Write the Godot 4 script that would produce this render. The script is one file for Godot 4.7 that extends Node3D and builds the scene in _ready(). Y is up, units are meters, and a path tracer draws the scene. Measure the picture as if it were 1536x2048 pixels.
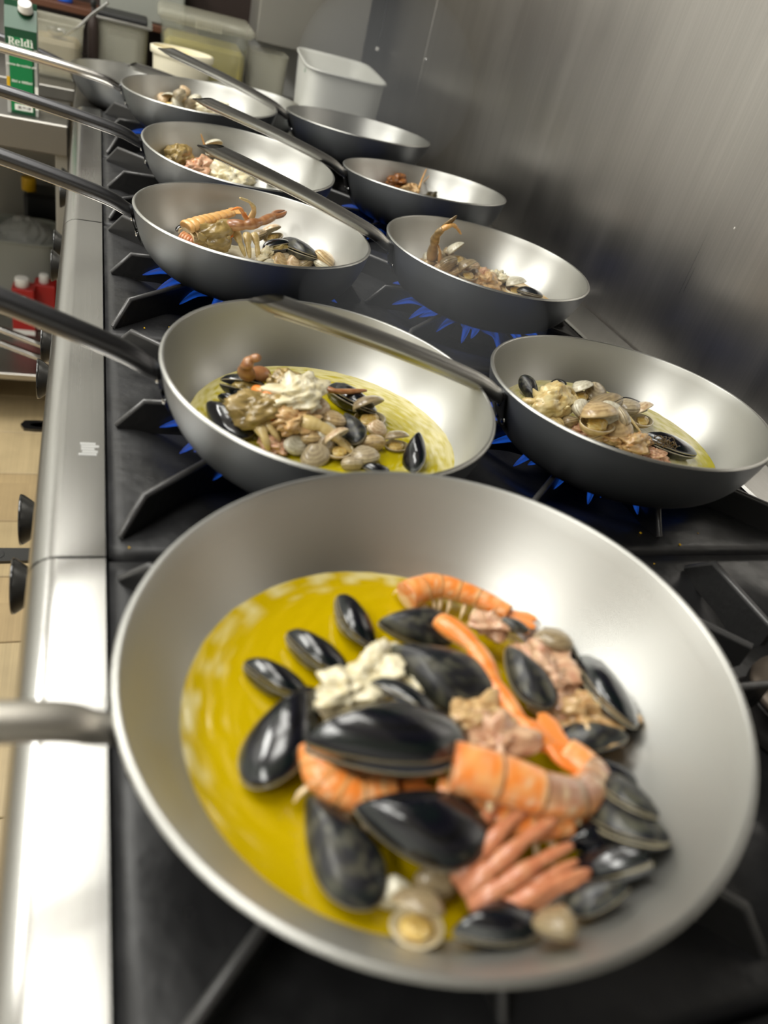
extends Node3D
# A row of aluminium pans with seafood on a gas range in a restaurant kitchen.
# Heights below are given above the hob deck; DECK lifts them to the deck's height over the floor.

const DECK := 0.9
var M := {}
var shapes := {}
var wobble := FastNoiseLite.new()


class Geo:
	var v := PackedVector3Array()
	var n := PackedVector3Array()
	var uv := PackedVector2Array()
	var c := PackedColorArray()
	var ix := PackedInt32Array()

	func tri(a: Vector3, b: Vector3, d: Vector3, col := Color.WHITE, away := Vector3.INF) -> void:
		var nn := (d - a).cross(b - a)
		if away != Vector3.INF and nn.dot((a + b + d) / 3.0 - away) < 0.0:
			var t := b
			b = d
			d = t
			nn = -nn
		nn = nn.normalized()
		var k := v.size()
		for p in [a, b, d]:
			v.append(p)
			n.append(nn)
			uv.append(Vector2(p.x + p.z, p.y))
			c.append(col)
		ix.append_array(PackedInt32Array([k, k + 1, k + 2]))

	func quad(a: Vector3, b: Vector3, d: Vector3, e: Vector3, col := Color.WHITE, away := Vector3.INF) -> void:
		tri(a, b, d, col, away)
		tri(a, d, e, col, away)

	# a smooth surface of nu x nv cells; f(u, v) gives its points, col a colour or a function of (u, v)
	func grid(nu: int, nv: int, f: Callable, col = Color.WHITE, wrap := false) -> void:
		var k := v.size()
		var start := ix.size()
		var mid := Vector3.ZERO
		for j in nv + 1:
			for i in nu + 1:
				var p: Vector3 = f.call(float(i) / nu, float(j) / nv)
				v.append(p)
				mid += p
				uv.append(Vector2(float(j) / nv, float(i) / nu))
				if col is Color:
					c.append(col)
				else:
					c.append(col.call(float(i) / nu, float(j) / nv))
		mid /= float((nu + 1) * (nv + 1))
		var vol := 0.0
		for j in nv:
			for i in nu:
				var a := k + j * (nu + 1) + i
				var b := a + 1
				var d := a + nu + 2
				var e := a + nu + 1
				ix.append_array(PackedInt32Array([a, b, d, a, d, e]))
				vol += (v[a] - mid).dot((v[b] - mid).cross(v[d] - mid)) + (v[a] - mid).dot((v[d] - mid).cross(v[e] - mid))
		if vol > 0.0:
			for t in range(start, ix.size(), 3):
				var s := ix[t + 1]
				ix[t + 1] = ix[t + 2]
				ix[t + 2] = s
		var acc := PackedVector3Array()
		acc.resize((nu + 1) * (nv + 1))
		for t in range(start, ix.size(), 3):
			var nn := (v[ix[t + 2]] - v[ix[t]]).cross(v[ix[t + 1]] - v[ix[t]])
			for o in 3:
				acc[ix[t + o] - k] += nn
		if wrap:
			for j in nv + 1:
				var s := acc[j * (nu + 1)] + acc[j * (nu + 1) + nu]
				acc[j * (nu + 1)] = s
				acc[j * (nu + 1) + nu] = s
		for a in acc:
			n.append(a.normalized() if a.length_squared() > 1e-22 else Vector3.UP)

	# a box with chamfered edges
	func box(at: Vector3, size: Vector3, b := 0.0, col := Color.WHITE, turn := Basis()) -> void:
		var h := size / 2.0
		b = minf(b, minf(h.x, minf(h.y, h.z)) * 0.9)
		for ax in 3:
			for s in [-1.0, 1.0]:
				var ps := []
				for w in [[-1, -1], [1, -1], [1, 1], [-1, 1]]:
					var p := Vector3.ZERO
					p[ax] = s * h[ax]
					p[(ax + 1) % 3] = w[0] * (h[(ax + 1) % 3] - b)
					p[(ax + 2) % 3] = w[1] * (h[(ax + 2) % 3] - b)
					ps.append(at + turn * p)
				quad(ps[0], ps[1], ps[2], ps[3], col, at)
		if b <= 0.0:
			return
		for ax in 3:
			var e := (ax + 1) % 3
			var g := (ax + 2) % 3
			for s in [-1.0, 1.0]:
				for t in [-1.0, 1.0]:
					var ps := []
					for w in [[-1, 0], [1, 0], [1, 1], [-1, 1]]:
						var p := Vector3.ZERO
						p[ax] = w[0] * (h[ax] - b)
						p[e] = s * (h[e] - (0.0 if w[1] == 0 else b))
						p[g] = t * (h[g] - (b if w[1] == 0 else 0.0))
						ps.append(at + turn * p)
					quad(ps[0], ps[1], ps[2], ps[3], col, at)
		for sx in [-1.0, 1.0]:
			for sy in [-1.0, 1.0]:
				for sz in [-1.0, 1.0]:
					var s := Vector3(sx, sy, sz)
					tri(at + turn * (s * Vector3(h.x, h.y - b, h.z - b)), at + turn * (s * Vector3(h.x - b, h.y, h.z - b)), at + turn * (s * Vector3(h.x - b, h.y - b, h.z)), col, at)

	# a flat outline given thickness: xf maps (x, y) and depth 0..deep
	func extrude(poly: PackedVector2Array, deep: float, xf: Transform3D, col := Color.WHITE) -> void:
		var cut := Geometry2D.triangulate_polygon(poly)
		var mid := Vector3.ZERO
		for p in poly:
			mid += xf * Vector3(p.x, p.y, deep / 2.0)
		mid /= poly.size()
		for z in [0.0, deep]:
			var face := xf.basis * Vector3(0, 0, 1.0 if z > 0.0 else -1.0)
			for t in range(0, cut.size(), 3):
				var a := xf * Vector3(poly[cut[t]].x, poly[cut[t]].y, z)
				var b := xf * Vector3(poly[cut[t + 1]].x, poly[cut[t + 1]].y, z)
				var d := xf * Vector3(poly[cut[t + 2]].x, poly[cut[t + 2]].y, z)
				tri(a, b, d, col, (a + b + d) / 3.0 - face)
		var turn := 1.0 if Geometry2D.is_polygon_clockwise(poly) else -1.0
		for i in poly.size():
			var p := poly[i]
			var q := poly[(i + 1) % poly.size()]
			var side := Vector2(-(q - p).y, (q - p).x) * turn
			var a := xf * Vector3(p.x, p.y, 0)
			var b := xf * Vector3(q.x, q.y, 0)
			quad(a, b, xf * Vector3(q.x, q.y, deep), xf * Vector3(p.x, p.y, deep), col, (a + b) / 2.0 - xf.basis * Vector3(side.x, side.y, 0))

	# a round or flattened bar swept along points, with closed ends
	func tube(pts: Array, radii: Array, sides := 10, flat := 1.0, col = Color.WHITE, up := Vector3.UP) -> void:
		var m := pts.size()
		var fr := []
		for i in m:
			var d: Vector3 = (pts[mini(i + 1, m - 1)] - pts[maxi(i - 1, 0)]).normalized()
			var side := d.cross(up)
			if side.length() < 0.05:
				side = d.cross(Vector3(0.3, 0.2, 1))
			side = side.normalized()
			fr.append([side, side.cross(d).normalized(), d])
		var ring := func(u: float, w: float) -> Vector3:
			var k := int(round(w * (m + 1)))
			var i := clampi(k - 1, 0, m - 1)
			var r: float = radii[i] if k > 0 and k < m + 1 else 0.0
			var a := u * TAU
			return pts[i] + fr[i][0] * cos(a) * r + fr[i][1] * sin(a) * r * flat
		grid(sides, m + 1, ring, col, true)

	# a profile of Vector2(radius, height) turned round y
	func lathe(prof: Array, seg := 32, col = Color.WHITE, at := Vector3.ZERO) -> void:
		var m := prof.size() - 1
		var f := func(u: float, w: float) -> Vector3:
			var p: Vector2 = prof[int(round(w * m))]
			return at + Vector3(cos(u * TAU) * p.x, p.y, sin(u * TAU) * p.x)
		grid(seg, m, f, col, true)

	func mesh() -> ArrayMesh:
		var a := []
		a.resize(Mesh.ARRAY_MAX)
		a[Mesh.ARRAY_VERTEX] = v
		a[Mesh.ARRAY_NORMAL] = n
		a[Mesh.ARRAY_TEX_UV] = uv
		a[Mesh.ARRAY_COLOR] = c
		a[Mesh.ARRAY_INDEX] = ix
		var out := ArrayMesh.new()
		out.add_surface_from_arrays(Mesh.PRIMITIVE_TRIANGLES, a)
		return out


# ---------------------------------------------------------------- helpers
func at(x: float, y: float, z: float) -> Vector3:
	return Vector3(x, y + DECK, z)


func lin(r: float, g: float, b: float) -> Color:   # a colour as seen on screen, made linear for vertices
	return Color(r, g, b).srgb_to_linear()


var used := {}
func numbered(called: String) -> String:
	used[called] = used.get(called, 0) + 1
	return called if used[called] == 1 else "%s_%03d" % [called, used[called] - 1]


func thing(called: String, label: String, category: String, where := Vector3.ZERO, turn := Basis(), group := "") -> Node3D:
	var o := Node3D.new()
	o.name = numbered(called)
	add_child(o, true)
	o.position = where
	o.basis = turn
	tag(o, label, category, group)
	return o


func tag(o: Node, label: String, category: String, group := "", kind := "") -> Node:
	if label:
		o.set_meta("label", label)
	if category:
		o.set_meta("category", category)
	if group:
		o.set_meta("group", group)
	if kind:
		o.set_meta("kind", kind)
	return o


func obj(called: String, shape, material: Material, parent: Node = null, where := Transform3D()) -> MeshInstance3D:
	var o := MeshInstance3D.new()
	o.mesh = shape.mesh() if shape is Geo else shape
	o.material_override = material
	o.transform = where
	if parent == null:
		o.name = numbered(called)
		add_child(o, true)
	else:
		var k := 0
		for s in parent.get_children():
			if s.has_meta("stem") and s.get_meta("stem") == called:
				k += 1
		o.name = called if k == 0 else "%s_%03d" % [called, k]
		o.set_meta("stem", called)
		parent.add_child(o, true)
	return o


func struct(called: String, shape, material: Material, label := "", parent: Node = null) -> MeshInstance3D:
	var o := obj(called, shape, material, parent)
	o.set_meta("kind", "structure")
	if label:
		o.set_meta("label", label)
		o.set_meta("category", called.split("_")[0])
	return o


func gbox(p: Vector3, s: Vector3, b := 0.0, col := Color.WHITE) -> Geo:
	var g := Geo.new()
	g.box(p, s, b, col)
	return g


func mat(col: Color, rough: float, metal := 0.0, opts := {}) -> StandardMaterial3D:
	var m := StandardMaterial3D.new()
	m.albedo_color = col
	m.roughness = rough
	m.metallic = metal
	for k in opts:
		m.set(k, opts[k])
	return m


# grey picture of fine lines that run down it, with soft blotches; lo..hi are the values it spans
func streak_image(w: int, h: int, lo: float, hi: float, sid: int, blotch: float) -> ImageTexture:
	var im := Image.create(w, h, false, Image.FORMAT_RGB8)
	var f := FastNoiseLite.new()
	f.seed = sid
	f.frequency = 0.02
	var b := FastNoiseLite.new()
	b.seed = sid + 7
	b.frequency = 0.008
	b.fractal_octaves = 4
	var r := RandomNumberGenerator.new()
	r.seed = sid
	var cols := []
	for x in w:
		cols.append(r.randf())
	for y in h:
		for x in w:
			var s: float = 0.5 + 0.22 * f.get_noise_2d(x * 9.0, y * 0.05) + 0.14 * f.get_noise_2d(x * 26.0, y * 0.12) + 0.22 * (cols[x] - 0.5)
			var k := lerpf(s, 0.5 + 0.7 * b.get_noise_2d(x, y * 0.5), blotch)
			var g := clampf(lerpf(lo, hi, clampf(k, 0.0, 1.0)), 0.0, 1.0)
			im.set_pixel(x, y, Color(g, g, g))
	return ImageTexture.create_from_image(im)


func flame_image() -> ImageTexture:   # along a tongue (across the picture) and round it (down the picture)
	var im := Image.create(64, 32, false, Image.FORMAT_RGB8)
	for y in 32:
		for x in 64:
			var s := x / 63.0
			var e := 0.55 + 0.45 * absf(sin(y / 31.0 * TAU * 1.5 + s * 4.0))
			var c := Color(0.02, 0.06, 0.20).lerp(Color(0.10, 0.32, 0.72), smoothstep(0.15, 0.7, s)).lerp(Color(0.06, 0.20, 0.50), smoothstep(0.8, 1.0, s))
			im.set_pixel(x, y, Color(c.r * e, c.g * e, c.b * e))
	return ImageTexture.create_from_image(im)


func noise_image(w: int, h: int, lo: float, hi: float, sid: int, freq: float, normal := false, strength := 4.0) -> ImageTexture:
	var im := Image.create(w, h, false, Image.FORMAT_RGB8)
	var f := FastNoiseLite.new()
	f.seed = sid
	f.frequency = freq
	f.fractal_octaves = 4
	for y in h:
		for x in w:
			var g := clampf(lerpf(lo, hi, 0.5 + 0.8 * f.get_noise_2d(x, y)), 0.0, 1.0)
			im.set_pixel(x, y, Color(g, g, g))
	if normal:
		im.bump_map_to_normal_map(strength)
	return ImageTexture.create_from_image(im)


func curve(pts: Array, per := 5) -> Array:   # a smooth line through points
	var out := []
	for i in pts.size() - 1:
		var a: Vector3 = pts[maxi(i - 1, 0)]
		var d: Vector3 = pts[mini(i + 2, pts.size() - 1)]
		for k in per:
			out.append((pts[i] as Vector3).cubic_interpolate(pts[i + 1], a, d, float(k) / per))
	out.append(pts[-1])
	return out


# ---------------------------------------------------------------- pans
func bowl_radius(t: float, r: float, k: float) -> float:
	return (1 - t) * (1 - t) * 0.085 + 2 * t * (1 - t) * k + t * t * r


func pan_profile(r: float, deep: float, k: float) -> Array:
	var p := []
	for i in 5:
		p.append(Vector2(maxf(0.0005, 0.085 * i / 5.0), 0))
	for i in 17:
		var t := i / 16.0
		p.append(Vector2(bowl_radius(t, r, k), deep * t * t))
	p.append(Vector2(r + 0.0012, deep + 0.0010))
	p.append(Vector2(r + 0.0030, deep + 0.0008))
	p.append(Vector2(r + 0.0042, deep - 0.0008))
	for i in 17:
		var t := 1.0 - i / 16.0
		p.append(Vector2(bowl_radius(t, r + 0.004, k + 0.004), deep * t * t - 0.003 * (1.0 - t * t) - 0.001))
	p.append(Vector2(0.0005, -0.004))
	return p


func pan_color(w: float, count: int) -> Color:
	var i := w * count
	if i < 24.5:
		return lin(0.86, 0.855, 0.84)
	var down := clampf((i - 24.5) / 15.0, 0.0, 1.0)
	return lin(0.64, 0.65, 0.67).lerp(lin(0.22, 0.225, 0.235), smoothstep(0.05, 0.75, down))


func build_pan(called: String, centre: Vector3, tx: float, tz: float, r: float, deep: float, k: float, label: String, finish: String, turn := 0.0, reach := 0.27, rise := 0.075) -> Node3D:
	var up := Vector3(tx, 1, tz).normalized()
	var xa := (Vector3(cos(turn), 0, -sin(turn)) - up * up.dot(Vector3(cos(turn), 0, -sin(turn)))).normalized()
	var b := Basis(xa, up, xa.cross(up))
	var o := thing(called, label, "pan", centre - up * deep, b)
	var prof := pan_profile(r, deep, k)
	var g := Geo.new()
	var cnt := prof.size() - 1
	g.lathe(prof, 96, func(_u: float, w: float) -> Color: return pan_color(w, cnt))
	obj("bowl", g, M.pan, o)
	# the riveted bracket that follows the outside wall
	var hm: StandardMaterial3D = M["handle_" + finish]
	var br := Geo.new()
	br.grid(8, 8, func(u: float, w: float) -> Vector3:
		var t := lerpf(0.62, 0.985, w)
		var rr := bowl_radius(t, r + 0.004, k + 0.004) + 0.0035
		var a := PI + (u - 0.5) * lerpf(0.13, 0.17, w)
		return Vector3(cos(a) * rr, deep * t * t - 0.002, sin(a) * rr))
	br.grid(8, 8, func(u: float, w: float) -> Vector3:
		var t := lerpf(0.62, 0.985, w)
		var rr := bowl_radius(t, r + 0.004, k + 0.004) + 0.0006
		var a := PI + (u - 0.5) * lerpf(0.13, 0.17, w)
		return Vector3(cos(a) * rr, deep * t * t - 0.002, sin(a) * rr))
	var bk := obj("bracket", br, M.bracket, o)
	for s in [[-0.045, 0.72], [0.045, 0.72], [0.0, 0.86]]:
		var rv := Geo.new()
		var rr: float = bowl_radius(s[1], r + 0.004, k + 0.004) + 0.0035
		var a: float = PI + s[0]
		rv.grid(10, 4, func(u: float, w: float) -> Vector3:
			var q := w * PI / 2.0
			return Vector3(cos(a) * (rr + 0.0025 * cos(q)), deep * s[1] * s[1] + 0.004 * sin(q) * sin(u * TAU), sin(a) * rr + 0.004 * sin(q) * cos(u * TAU)), Color.WHITE, true)
		obj("rivet", rv, M.chrome, bk)
	# the handle: sheet rolled into a flattened tube, cut slantwise at its end
	var h := Geo.new()
	var p0 := Vector3(-r - 0.001, deep * 0.84, 0)
	var line := curve([p0, p0 + Vector3(-0.012, 0.005, 0), p0 + Vector3(-0.045, 0.011 + rise * 0.13, 0), p0 + Vector3(-reach * 0.55, 0.012 + rise * 0.57, 0), p0 + Vector3(-reach, 0.012 + rise, 0)], 8)
	var m := line.size() - 1
	var wid := func(s: float) -> float: return lerpf(0.0085, 0.0108, smoothstep(0.05, 0.5, s)) * lerpf(1.0, 0.6, smoothstep(0.94, 1.0, s))
	for inner in [0.0, 1.0]:
		h.grid(20, m + 6, func(u: float, w: float) -> Vector3:
			var a := PI / 2.0 + 0.10 + u * (TAU - 0.2) + PI   # the seam is below
			var s := w
			# the end is cut slantwise: the top stops short of the underside
			s = minf(s, 1.0 - 0.075 * (0.5 + 0.5 * sin(a)) )
			var i := s * m
			var i0 := clampi(int(i), 0, m - 1)
			var p: Vector3 = (line[i0] as Vector3).lerp(line[i0 + 1], i - i0)
			var d := ((line[i0 + 1] as Vector3) - (line[i0] as Vector3)).normalized()
			var sd := Vector3(0, 0, 1)
			var uu := sd.cross(d).normalized()
			if uu.y < 0.0:
				uu = -uu
			var q: float = wid.call(s) - 0.0014 * inner
			return p + sd * cos(a) * q + uu * sin(a) * q * 0.80, Color.WHITE)
	var hd := obj("handle", h, hm, o)
	# the folded lips of the seam along its underside
	for sgn in [-1.0, 1.0]:
		var lip := []
		var lr := []
		for i in range(4, m - 1):
			var q: float = wid.call(float(i) / m)
			lip.append((line[i] as Vector3) + Vector3(0, -q * 0.80, sgn * q * 0.32))
			lr.append(0.0013)
		var lg := Geo.new()
		lg.tube(lip, lr, 6)
		obj("seam_lip", lg, M.handle_bright, hd)
	return o


# the level top of a liquid lying in a tilted pan
func sauce(called: String, label: String, category: String, centre: Vector3, tx: float, tz: float, r: float, deep: float, k: float, level: float, m: Material, colour: Callable) -> void:
	var y := centre.y - deep + level
	var rad := func(x: float, z: float) -> float:
		var rr := Vector2(x, z).length()
		var low := 0.0
		if rr > 0.085:
			var lo := 0.0
			var hi := 1.0
			for i in 24:
				var t := (lo + hi) / 2.0
				if bowl_radius(t, r, k) < rr:
					lo = t
				else:
					hi = t
			low = deep * lo * lo
		return centre.y - deep - tx * x - tz * z + low
	var edge := []
	for i in 97:
		var a := TAU * i / 96.0
		var s := 0.02
		while s < r - 0.002 and rad.call(cos(a) * s, sin(a) * s) < y:
			s += 0.0008
		edge.append(s)
	var g := Geo.new()
	var f := func(u: float, w: float) -> Vector3:
		var a := TAU * u
		var s: float = edge[int(round(u * 96.0))] * sqrt(w) + 0.0006 * float(w > 0.99)
		return Vector3(cos(a) * s, 0.0006 * wobble.get_noise_2d(cos(a) * s * 900.0, sin(a) * s * 900.0), sin(a) * s)
	g.grid(96, 70, f, func(u: float, w: float) -> Color: return colour.call(f.call(u, w), w), true)
	var o := obj(called, g, m)
	o.position = Vector3(centre.x, y, centre.z)
	tag(o, label, category)


# ---------------------------------------------------------------- seafood
func valve_mussel(sid: int, dusty: bool, side: float) -> ArrayMesh:
	var key := "m%d%s%d" % [sid, dusty, int(side)]
	if shapes.has(key):
		return shapes[key]
	var nz := FastNoiseLite.new()
	nz.seed = sid
	nz.frequency = 4.0
	nz.fractal_octaves = 4
	var fat := 0.285 + 0.014 * (sid % 3)
	var out := func(a: float) -> Vector2:
		var x := -0.5 * cos(a)
		var taper := pow(clampf((x + 0.52) / 0.75, 0.0, 1.0), 0.62)
		return Vector2(x, fat * sin(a) * lerpf(0.25, 1.0, taper) + 0.05 * (0.25 - x * x) - 0.02)
	var g := Geo.new()
	var f := func(u: float, w: float) -> Vector3:
		var inner := w > 0.5
		var rho := (w if not inner else 1.0 - w) * 2.0
		rho = sin(rho * PI / 2.0)
		var o: Vector2 = out.call(u * TAU)
		var c := Vector2(-0.06, 0.0)
		var q := c.lerp(o, rho * (0.965 if inner else 1.0))
		var h := 0.235 * pow(maxf(0.0, 1.0 - rho * rho), 0.60) * (0.75 + 0.5 * (0.5 - q.x) * 0.5)
		if inner:
			h = maxf(0.0, h - 0.022)
		else:
			h += 0.006 * nz.get_noise_2d(q.x * 2.0, q.y * 2.0) + 0.004 * sin(rho * 34.0) * rho
		return Vector3(q.x, h * side, q.y)
	g.grid(36, 22, f, func(u: float, w: float) -> Color:
		if w > 0.53:
			return lin(0.62, 0.64, 0.68).lerp(lin(0.25, 0.28, 0.38), clampf((0.75 - w) * 4.0, 0.0, 1.0))
		if w > 0.465:
			return lin(0.66, 0.62, 0.50)
		var p: Vector3 = f.call(u, w)
		var k := nz.get_noise_2d(p.x * 1.6 + 5.0, p.z * 1.6)
		var base := lin(0.05, 0.053, 0.065).lerp(lin(0.10, 0.105, 0.125), 0.5 + 0.5 * sin(w * 60.0) * 0.6)
		if dusty:
			base = base.lerp(lin(0.40, 0.39, 0.32), clampf(0.02 + 1.5 * k, 0.0, 0.50))
		return base, true)
	shapes[key] = g.mesh()
	return shapes[key]


func valve_clam(sid: int, side: float) -> ArrayMesh:
	var key := "c%d%d" % [sid, int(side)]
	if shapes.has(key):
		return shapes[key]
	var tones := [[lin(0.80, 0.70, 0.52), lin(0.56, 0.44, 0.30)], [lin(0.72, 0.66, 0.54), lin(0.48, 0.42, 0.34)], [lin(0.84, 0.76, 0.62), lin(0.66, 0.50, 0.36)], [lin(0.62, 0.55, 0.42), lin(0.40, 0.33, 0.24)], [lin(0.84, 0.82, 0.74), lin(0.66, 0.62, 0.52)]]
	var tone: Array = tones[sid % 5]
	var nz := FastNoiseLite.new()
	nz.seed = sid * 3 + 1
	nz.frequency = 2.5
	var g := Geo.new()
	var f := func(u: float, w: float) -> Vector3:
		var inner := w > 0.5
		var rho := sin((w if not inner else 1.0 - w) * PI)
		var a := u * TAU
		var r := 0.5 * (1.0 + 0.06 * cos(2.0 * a))
		var o := Vector2(cos(a) * r, sin(a) * r * 0.82 - 0.07 * exp(-pow(cos(a) * 3.2, 2.0)) * float(sin(a) < 0.0))
		var c := Vector2(0.03, -0.24)
		var q := c.lerp(o, rho * (0.95 if inner else 1.0))
		var h := 0.33 * pow(maxf(0.0, 1.0 - rho * rho), 0.55)
		h = maxf(0.0, h - 0.03) if inner else h + 0.007 * sin(rho * 46.0) * rho
		return Vector3(q.x, h * side, q.y)
	g.grid(30, 24, f, func(u: float, w: float) -> Color:
		if w > 0.5:
			return lin(0.90, 0.86, 0.74).lerp(lin(0.86, 0.74, 0.46), clampf((w - 0.6) * 2.0, 0.0, 1.0))
		var p: Vector3 = f.call(u, w)
		var rho := sin(w * PI)
		var k := 0.5 + 0.5 * sin(rho * 30.0 + 3.0 * nz.get_noise_2d(p.x, p.z))
		return (tone[0] as Color).lerp(tone[1], clampf(k * 0.7 + 0.5 * nz.get_noise_2d(p.x * 3.0, p.z * 3.0), 0.0, 1.0)), true)
	shapes[key] = g.mesh()
	return shapes[key]


func lump(sid: int, rough: float, a: Color, b: Color, squash := 0.6, freq := 1.6) -> ArrayMesh:
	var key := "l%d %f %s %f" % [sid, rough, a, squash]
	if shapes.has(key):
		return shapes[key]
	var nz := FastNoiseLite.new()
	nz.seed = sid
	nz.frequency = freq
	nz.fractal_octaves = 4
	var g := Geo.new()
	var f := func(u: float, w: float) -> Vector3:
		var t := w * PI
		var d := Vector3(sin(t) * cos(u * TAU), cos(t), sin(t) * sin(u * TAU))
		var k := 0.5 * (1.0 + rough * (nz.get_noise_3dv(d * 0.45) * 1.1 - 0.22 * absf(nz.get_noise_3dv(d * 1.5 + Vector3(4, 1, 2))) + 0.16 * nz.get_noise_3dv(d * 4.0)))
		return Vector3(d.x * k, d.y * k * squash, d.z * k * 0.72)
	g.grid(44, 30, f, func(u: float, w: float) -> Color:
		var p: Vector3 = f.call(u, w)
		return a.lerp(b, clampf(0.5 + 1.2 * nz.get_noise_3dv(p * 4.0), 0.0, 1.0)), true)
	shapes[key] = g.mesh()
	return shapes[key]


func scaled(s: float, where := Vector3.ZERO, turn := Basis()) -> Transform3D:
	return Transform3D(turn.scaled(Vector3.ONE * s), where)


var piece_count := 0
func seafood(d: Array) -> void:
	var kind: String = d[0]
	piece_count += 1
	var sid := piece_count
	var label: String = d[7]
	var group: String = d[8]
	var b := Basis(Vector3.UP, deg_to_rad(d[2])) * Basis(Vector3(0, 0, 1), deg_to_rad(d[3])) * Basis(Vector3.RIGHT, deg_to_rad(d[4]))
	var p: Vector3 = d[1] + Vector3(0, DECK, 0)
	var s: float = d[5]
	var gape: float = d[6]
	var dusty: bool = label.contains("dusty") or label.contains("dull") or label.contains("grey black") or label.contains("matt") or label.contains("shadowed")
	var sm: StandardMaterial3D = M.mussel_dull if dusty else M.mussel
	if kind.begins_with("mussel"):
		if label.contains("biggest") or label.contains("broad"):
			s *= 1.22
		s *= 1.06 if label.contains(", largest pan") or label.contains("in the largest") or label.contains("yellow oil") else 1.2
		var o := thing("mussel", label, "mussel", p, b, group)
		var hinge := Transform3D(Basis(Vector3.RIGHT, deg_to_rad(-gape)), Vector3.ZERO)
		var ax := Vector3(0, 0, -0.16 * s)
		if kind == "mussel_half":
			obj("shell_half", valve_mussel(sid % 4, dusty, 1.0), sm, o, scaled(s))
			return
		obj("shell_half", valve_mussel(sid % 4, dusty, -1.0), sm, o, scaled(s))
		var upper := Transform3D(hinge.basis.scaled(Vector3.ONE * s), ax - hinge.basis * ax)
		obj("shell_half", valve_mussel(sid % 4, dusty, 1.0), sm, o, upper)
		if kind == "mussel_open":
			obj("meat", lump(3, 0.35, lin(0.66, 0.58, 0.36), lin(0.52, 0.44, 0.22), 0.5), M.wet, o, scaled(s * 0.62, Vector3(0.02 * s, 0.03 * s, 0.03 * s)))
	elif kind.begins_with("clam"):
		s *= 1.05 if label.contains("largest pan") and not label.contains("behind the") and not label.contains("closest") else (1.1 if label.contains("standing crab leg") else 1.35 if label.contains("small") else 1.15)
		var v := sid % 5
		if label.contains("white"):
			v = 4
		elif label.contains("olive") or label.contains("brown"):
			v = 3
		var o := thing("clam", label, "clam", p, b, group)
		obj("shell_half", valve_clam(v, -1.0), M.clam, o, scaled(s))
		var h := Basis(Vector3.RIGHT, deg_to_rad(-gape))
		var ax := Vector3(0, 0, -0.40 * s)
		obj("shell_half", valve_clam(v, 1.0), M.clam, o, Transform3D(h.scaled(Vector3.ONE * s), ax - h * ax))
		if kind == "clam_open":
			obj("meat", lump(5, 0.4, lin(0.93, 0.84, 0.56), lin(0.86, 0.68, 0.30), 0.45), M.wet, o, scaled(s * 0.62, Vector3(0, -0.03 * s, 0.02 * s)))
	elif kind.begins_with("flesh"):
		var tones := {"flesh_white": [lin(0.95, 0.92, 0.82), lin(0.86, 0.80, 0.62)], "flesh_beige": [lin(0.86, 0.74, 0.54), lin(0.68, 0.50, 0.30)], "flesh_pink": [lin(0.88, 0.74, 0.60), lin(0.72, 0.50, 0.38)], "flesh_brown": [lin(0.66, 0.42, 0.20), lin(0.44, 0.26, 0.12)], "flesh_dark": [lin(0.34, 0.30, 0.18), lin(0.18, 0.15, 0.09)]}
		var names := {"flesh_white": "squid_piece", "flesh_beige": "fish_chunk", "flesh_pink": "prawn_meat", "flesh_brown": "crab_scrap", "flesh_dark": "shell_scrap"}
		var o := obj(names[kind], lump(sid, 0.85, tones[kind][0], tones[kind][1], 0.5, 1.9), M.wet)
		o.transform = Transform3D(b.scaled(Vector3.ONE * s * 1.25), p)
		tag(o, label, "shellfish meat" if kind == "flesh_pink" else "seafood piece", group)
	elif kind == "crab_body":
		var pale := label.contains("cream")
		var ca := lin(0.90, 0.84, 0.64) if pale else lin(0.70, 0.60, 0.38)
		var cb := lin(0.78, 0.66, 0.40) if pale else lin(0.48, 0.40, 0.22)
		var o := thing("crab_chunk", label, "crab", p, b, group)
		obj("shell", lump(sid, 0.55, ca, cb, 0.62, 1.4), M.wet, o, scaled(s * (1.1 if label.contains("mantis") else 1.35)))
		for i in 5:
			var a := TAU * i / 5.0 + 0.3
			var g := Geo.new()
			var q := Vector3(cos(a) * 0.42 * s, 0.02 * s * i - 0.02 * s, sin(a) * 0.30 * s)
			g.tube([q * 0.7, q, q * 1.35 + Vector3(0, 0.03 * s, 0), q * 1.6 + Vector3(0, 0.12 * s, 0)], [s * 0.12, s * 0.11, s * 0.075, s * 0.012], 8, 1.0, ca.lerp(cb, 0.3))
			obj("leg_stub", g, M.wet, o)
		if label.contains("orange"):
			obj("orange_roe", lump(sid + 40, 0.6, lin(0.88, 0.52, 0.16), lin(0.72, 0.36, 0.10), 0.5), M.wet, o, scaled(s * 0.45, Vector3(0.05 * s, 0.06 * s, 0.26 * s)))
	elif kind == "beard":
		var g := Geo.new()
		var r := RandomNumberGenerator.new()
		r.seed = 11
		for i in 46:
			var q := Vector3(r.randf_range(-0.5, 0.5), r.randf_range(-0.1, 0.1), r.randf_range(-0.3, 0.3)) * s
			var e := q + Vector3(r.randf_range(-0.3, 0.3), r.randf_range(-0.05, 0.22), r.randf_range(-0.3, 0.3)) * s
			g.tube(curve([q, (q + e) / 2.0 + Vector3(0, r.randf_range(0.02, 0.12), 0) * s, e], 3), [0.0006, 0.0006, 0.0005, 0.0005, 0.0005, 0.0004, 0.0003], 4, 1.0, lin(0.34, 0.26, 0.13))
		var o := obj("mussel_beard", g, M.wet)
		o.transform = Transform3D(b, p)
		tag(o, label, "byssus", group, "stuff")


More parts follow.
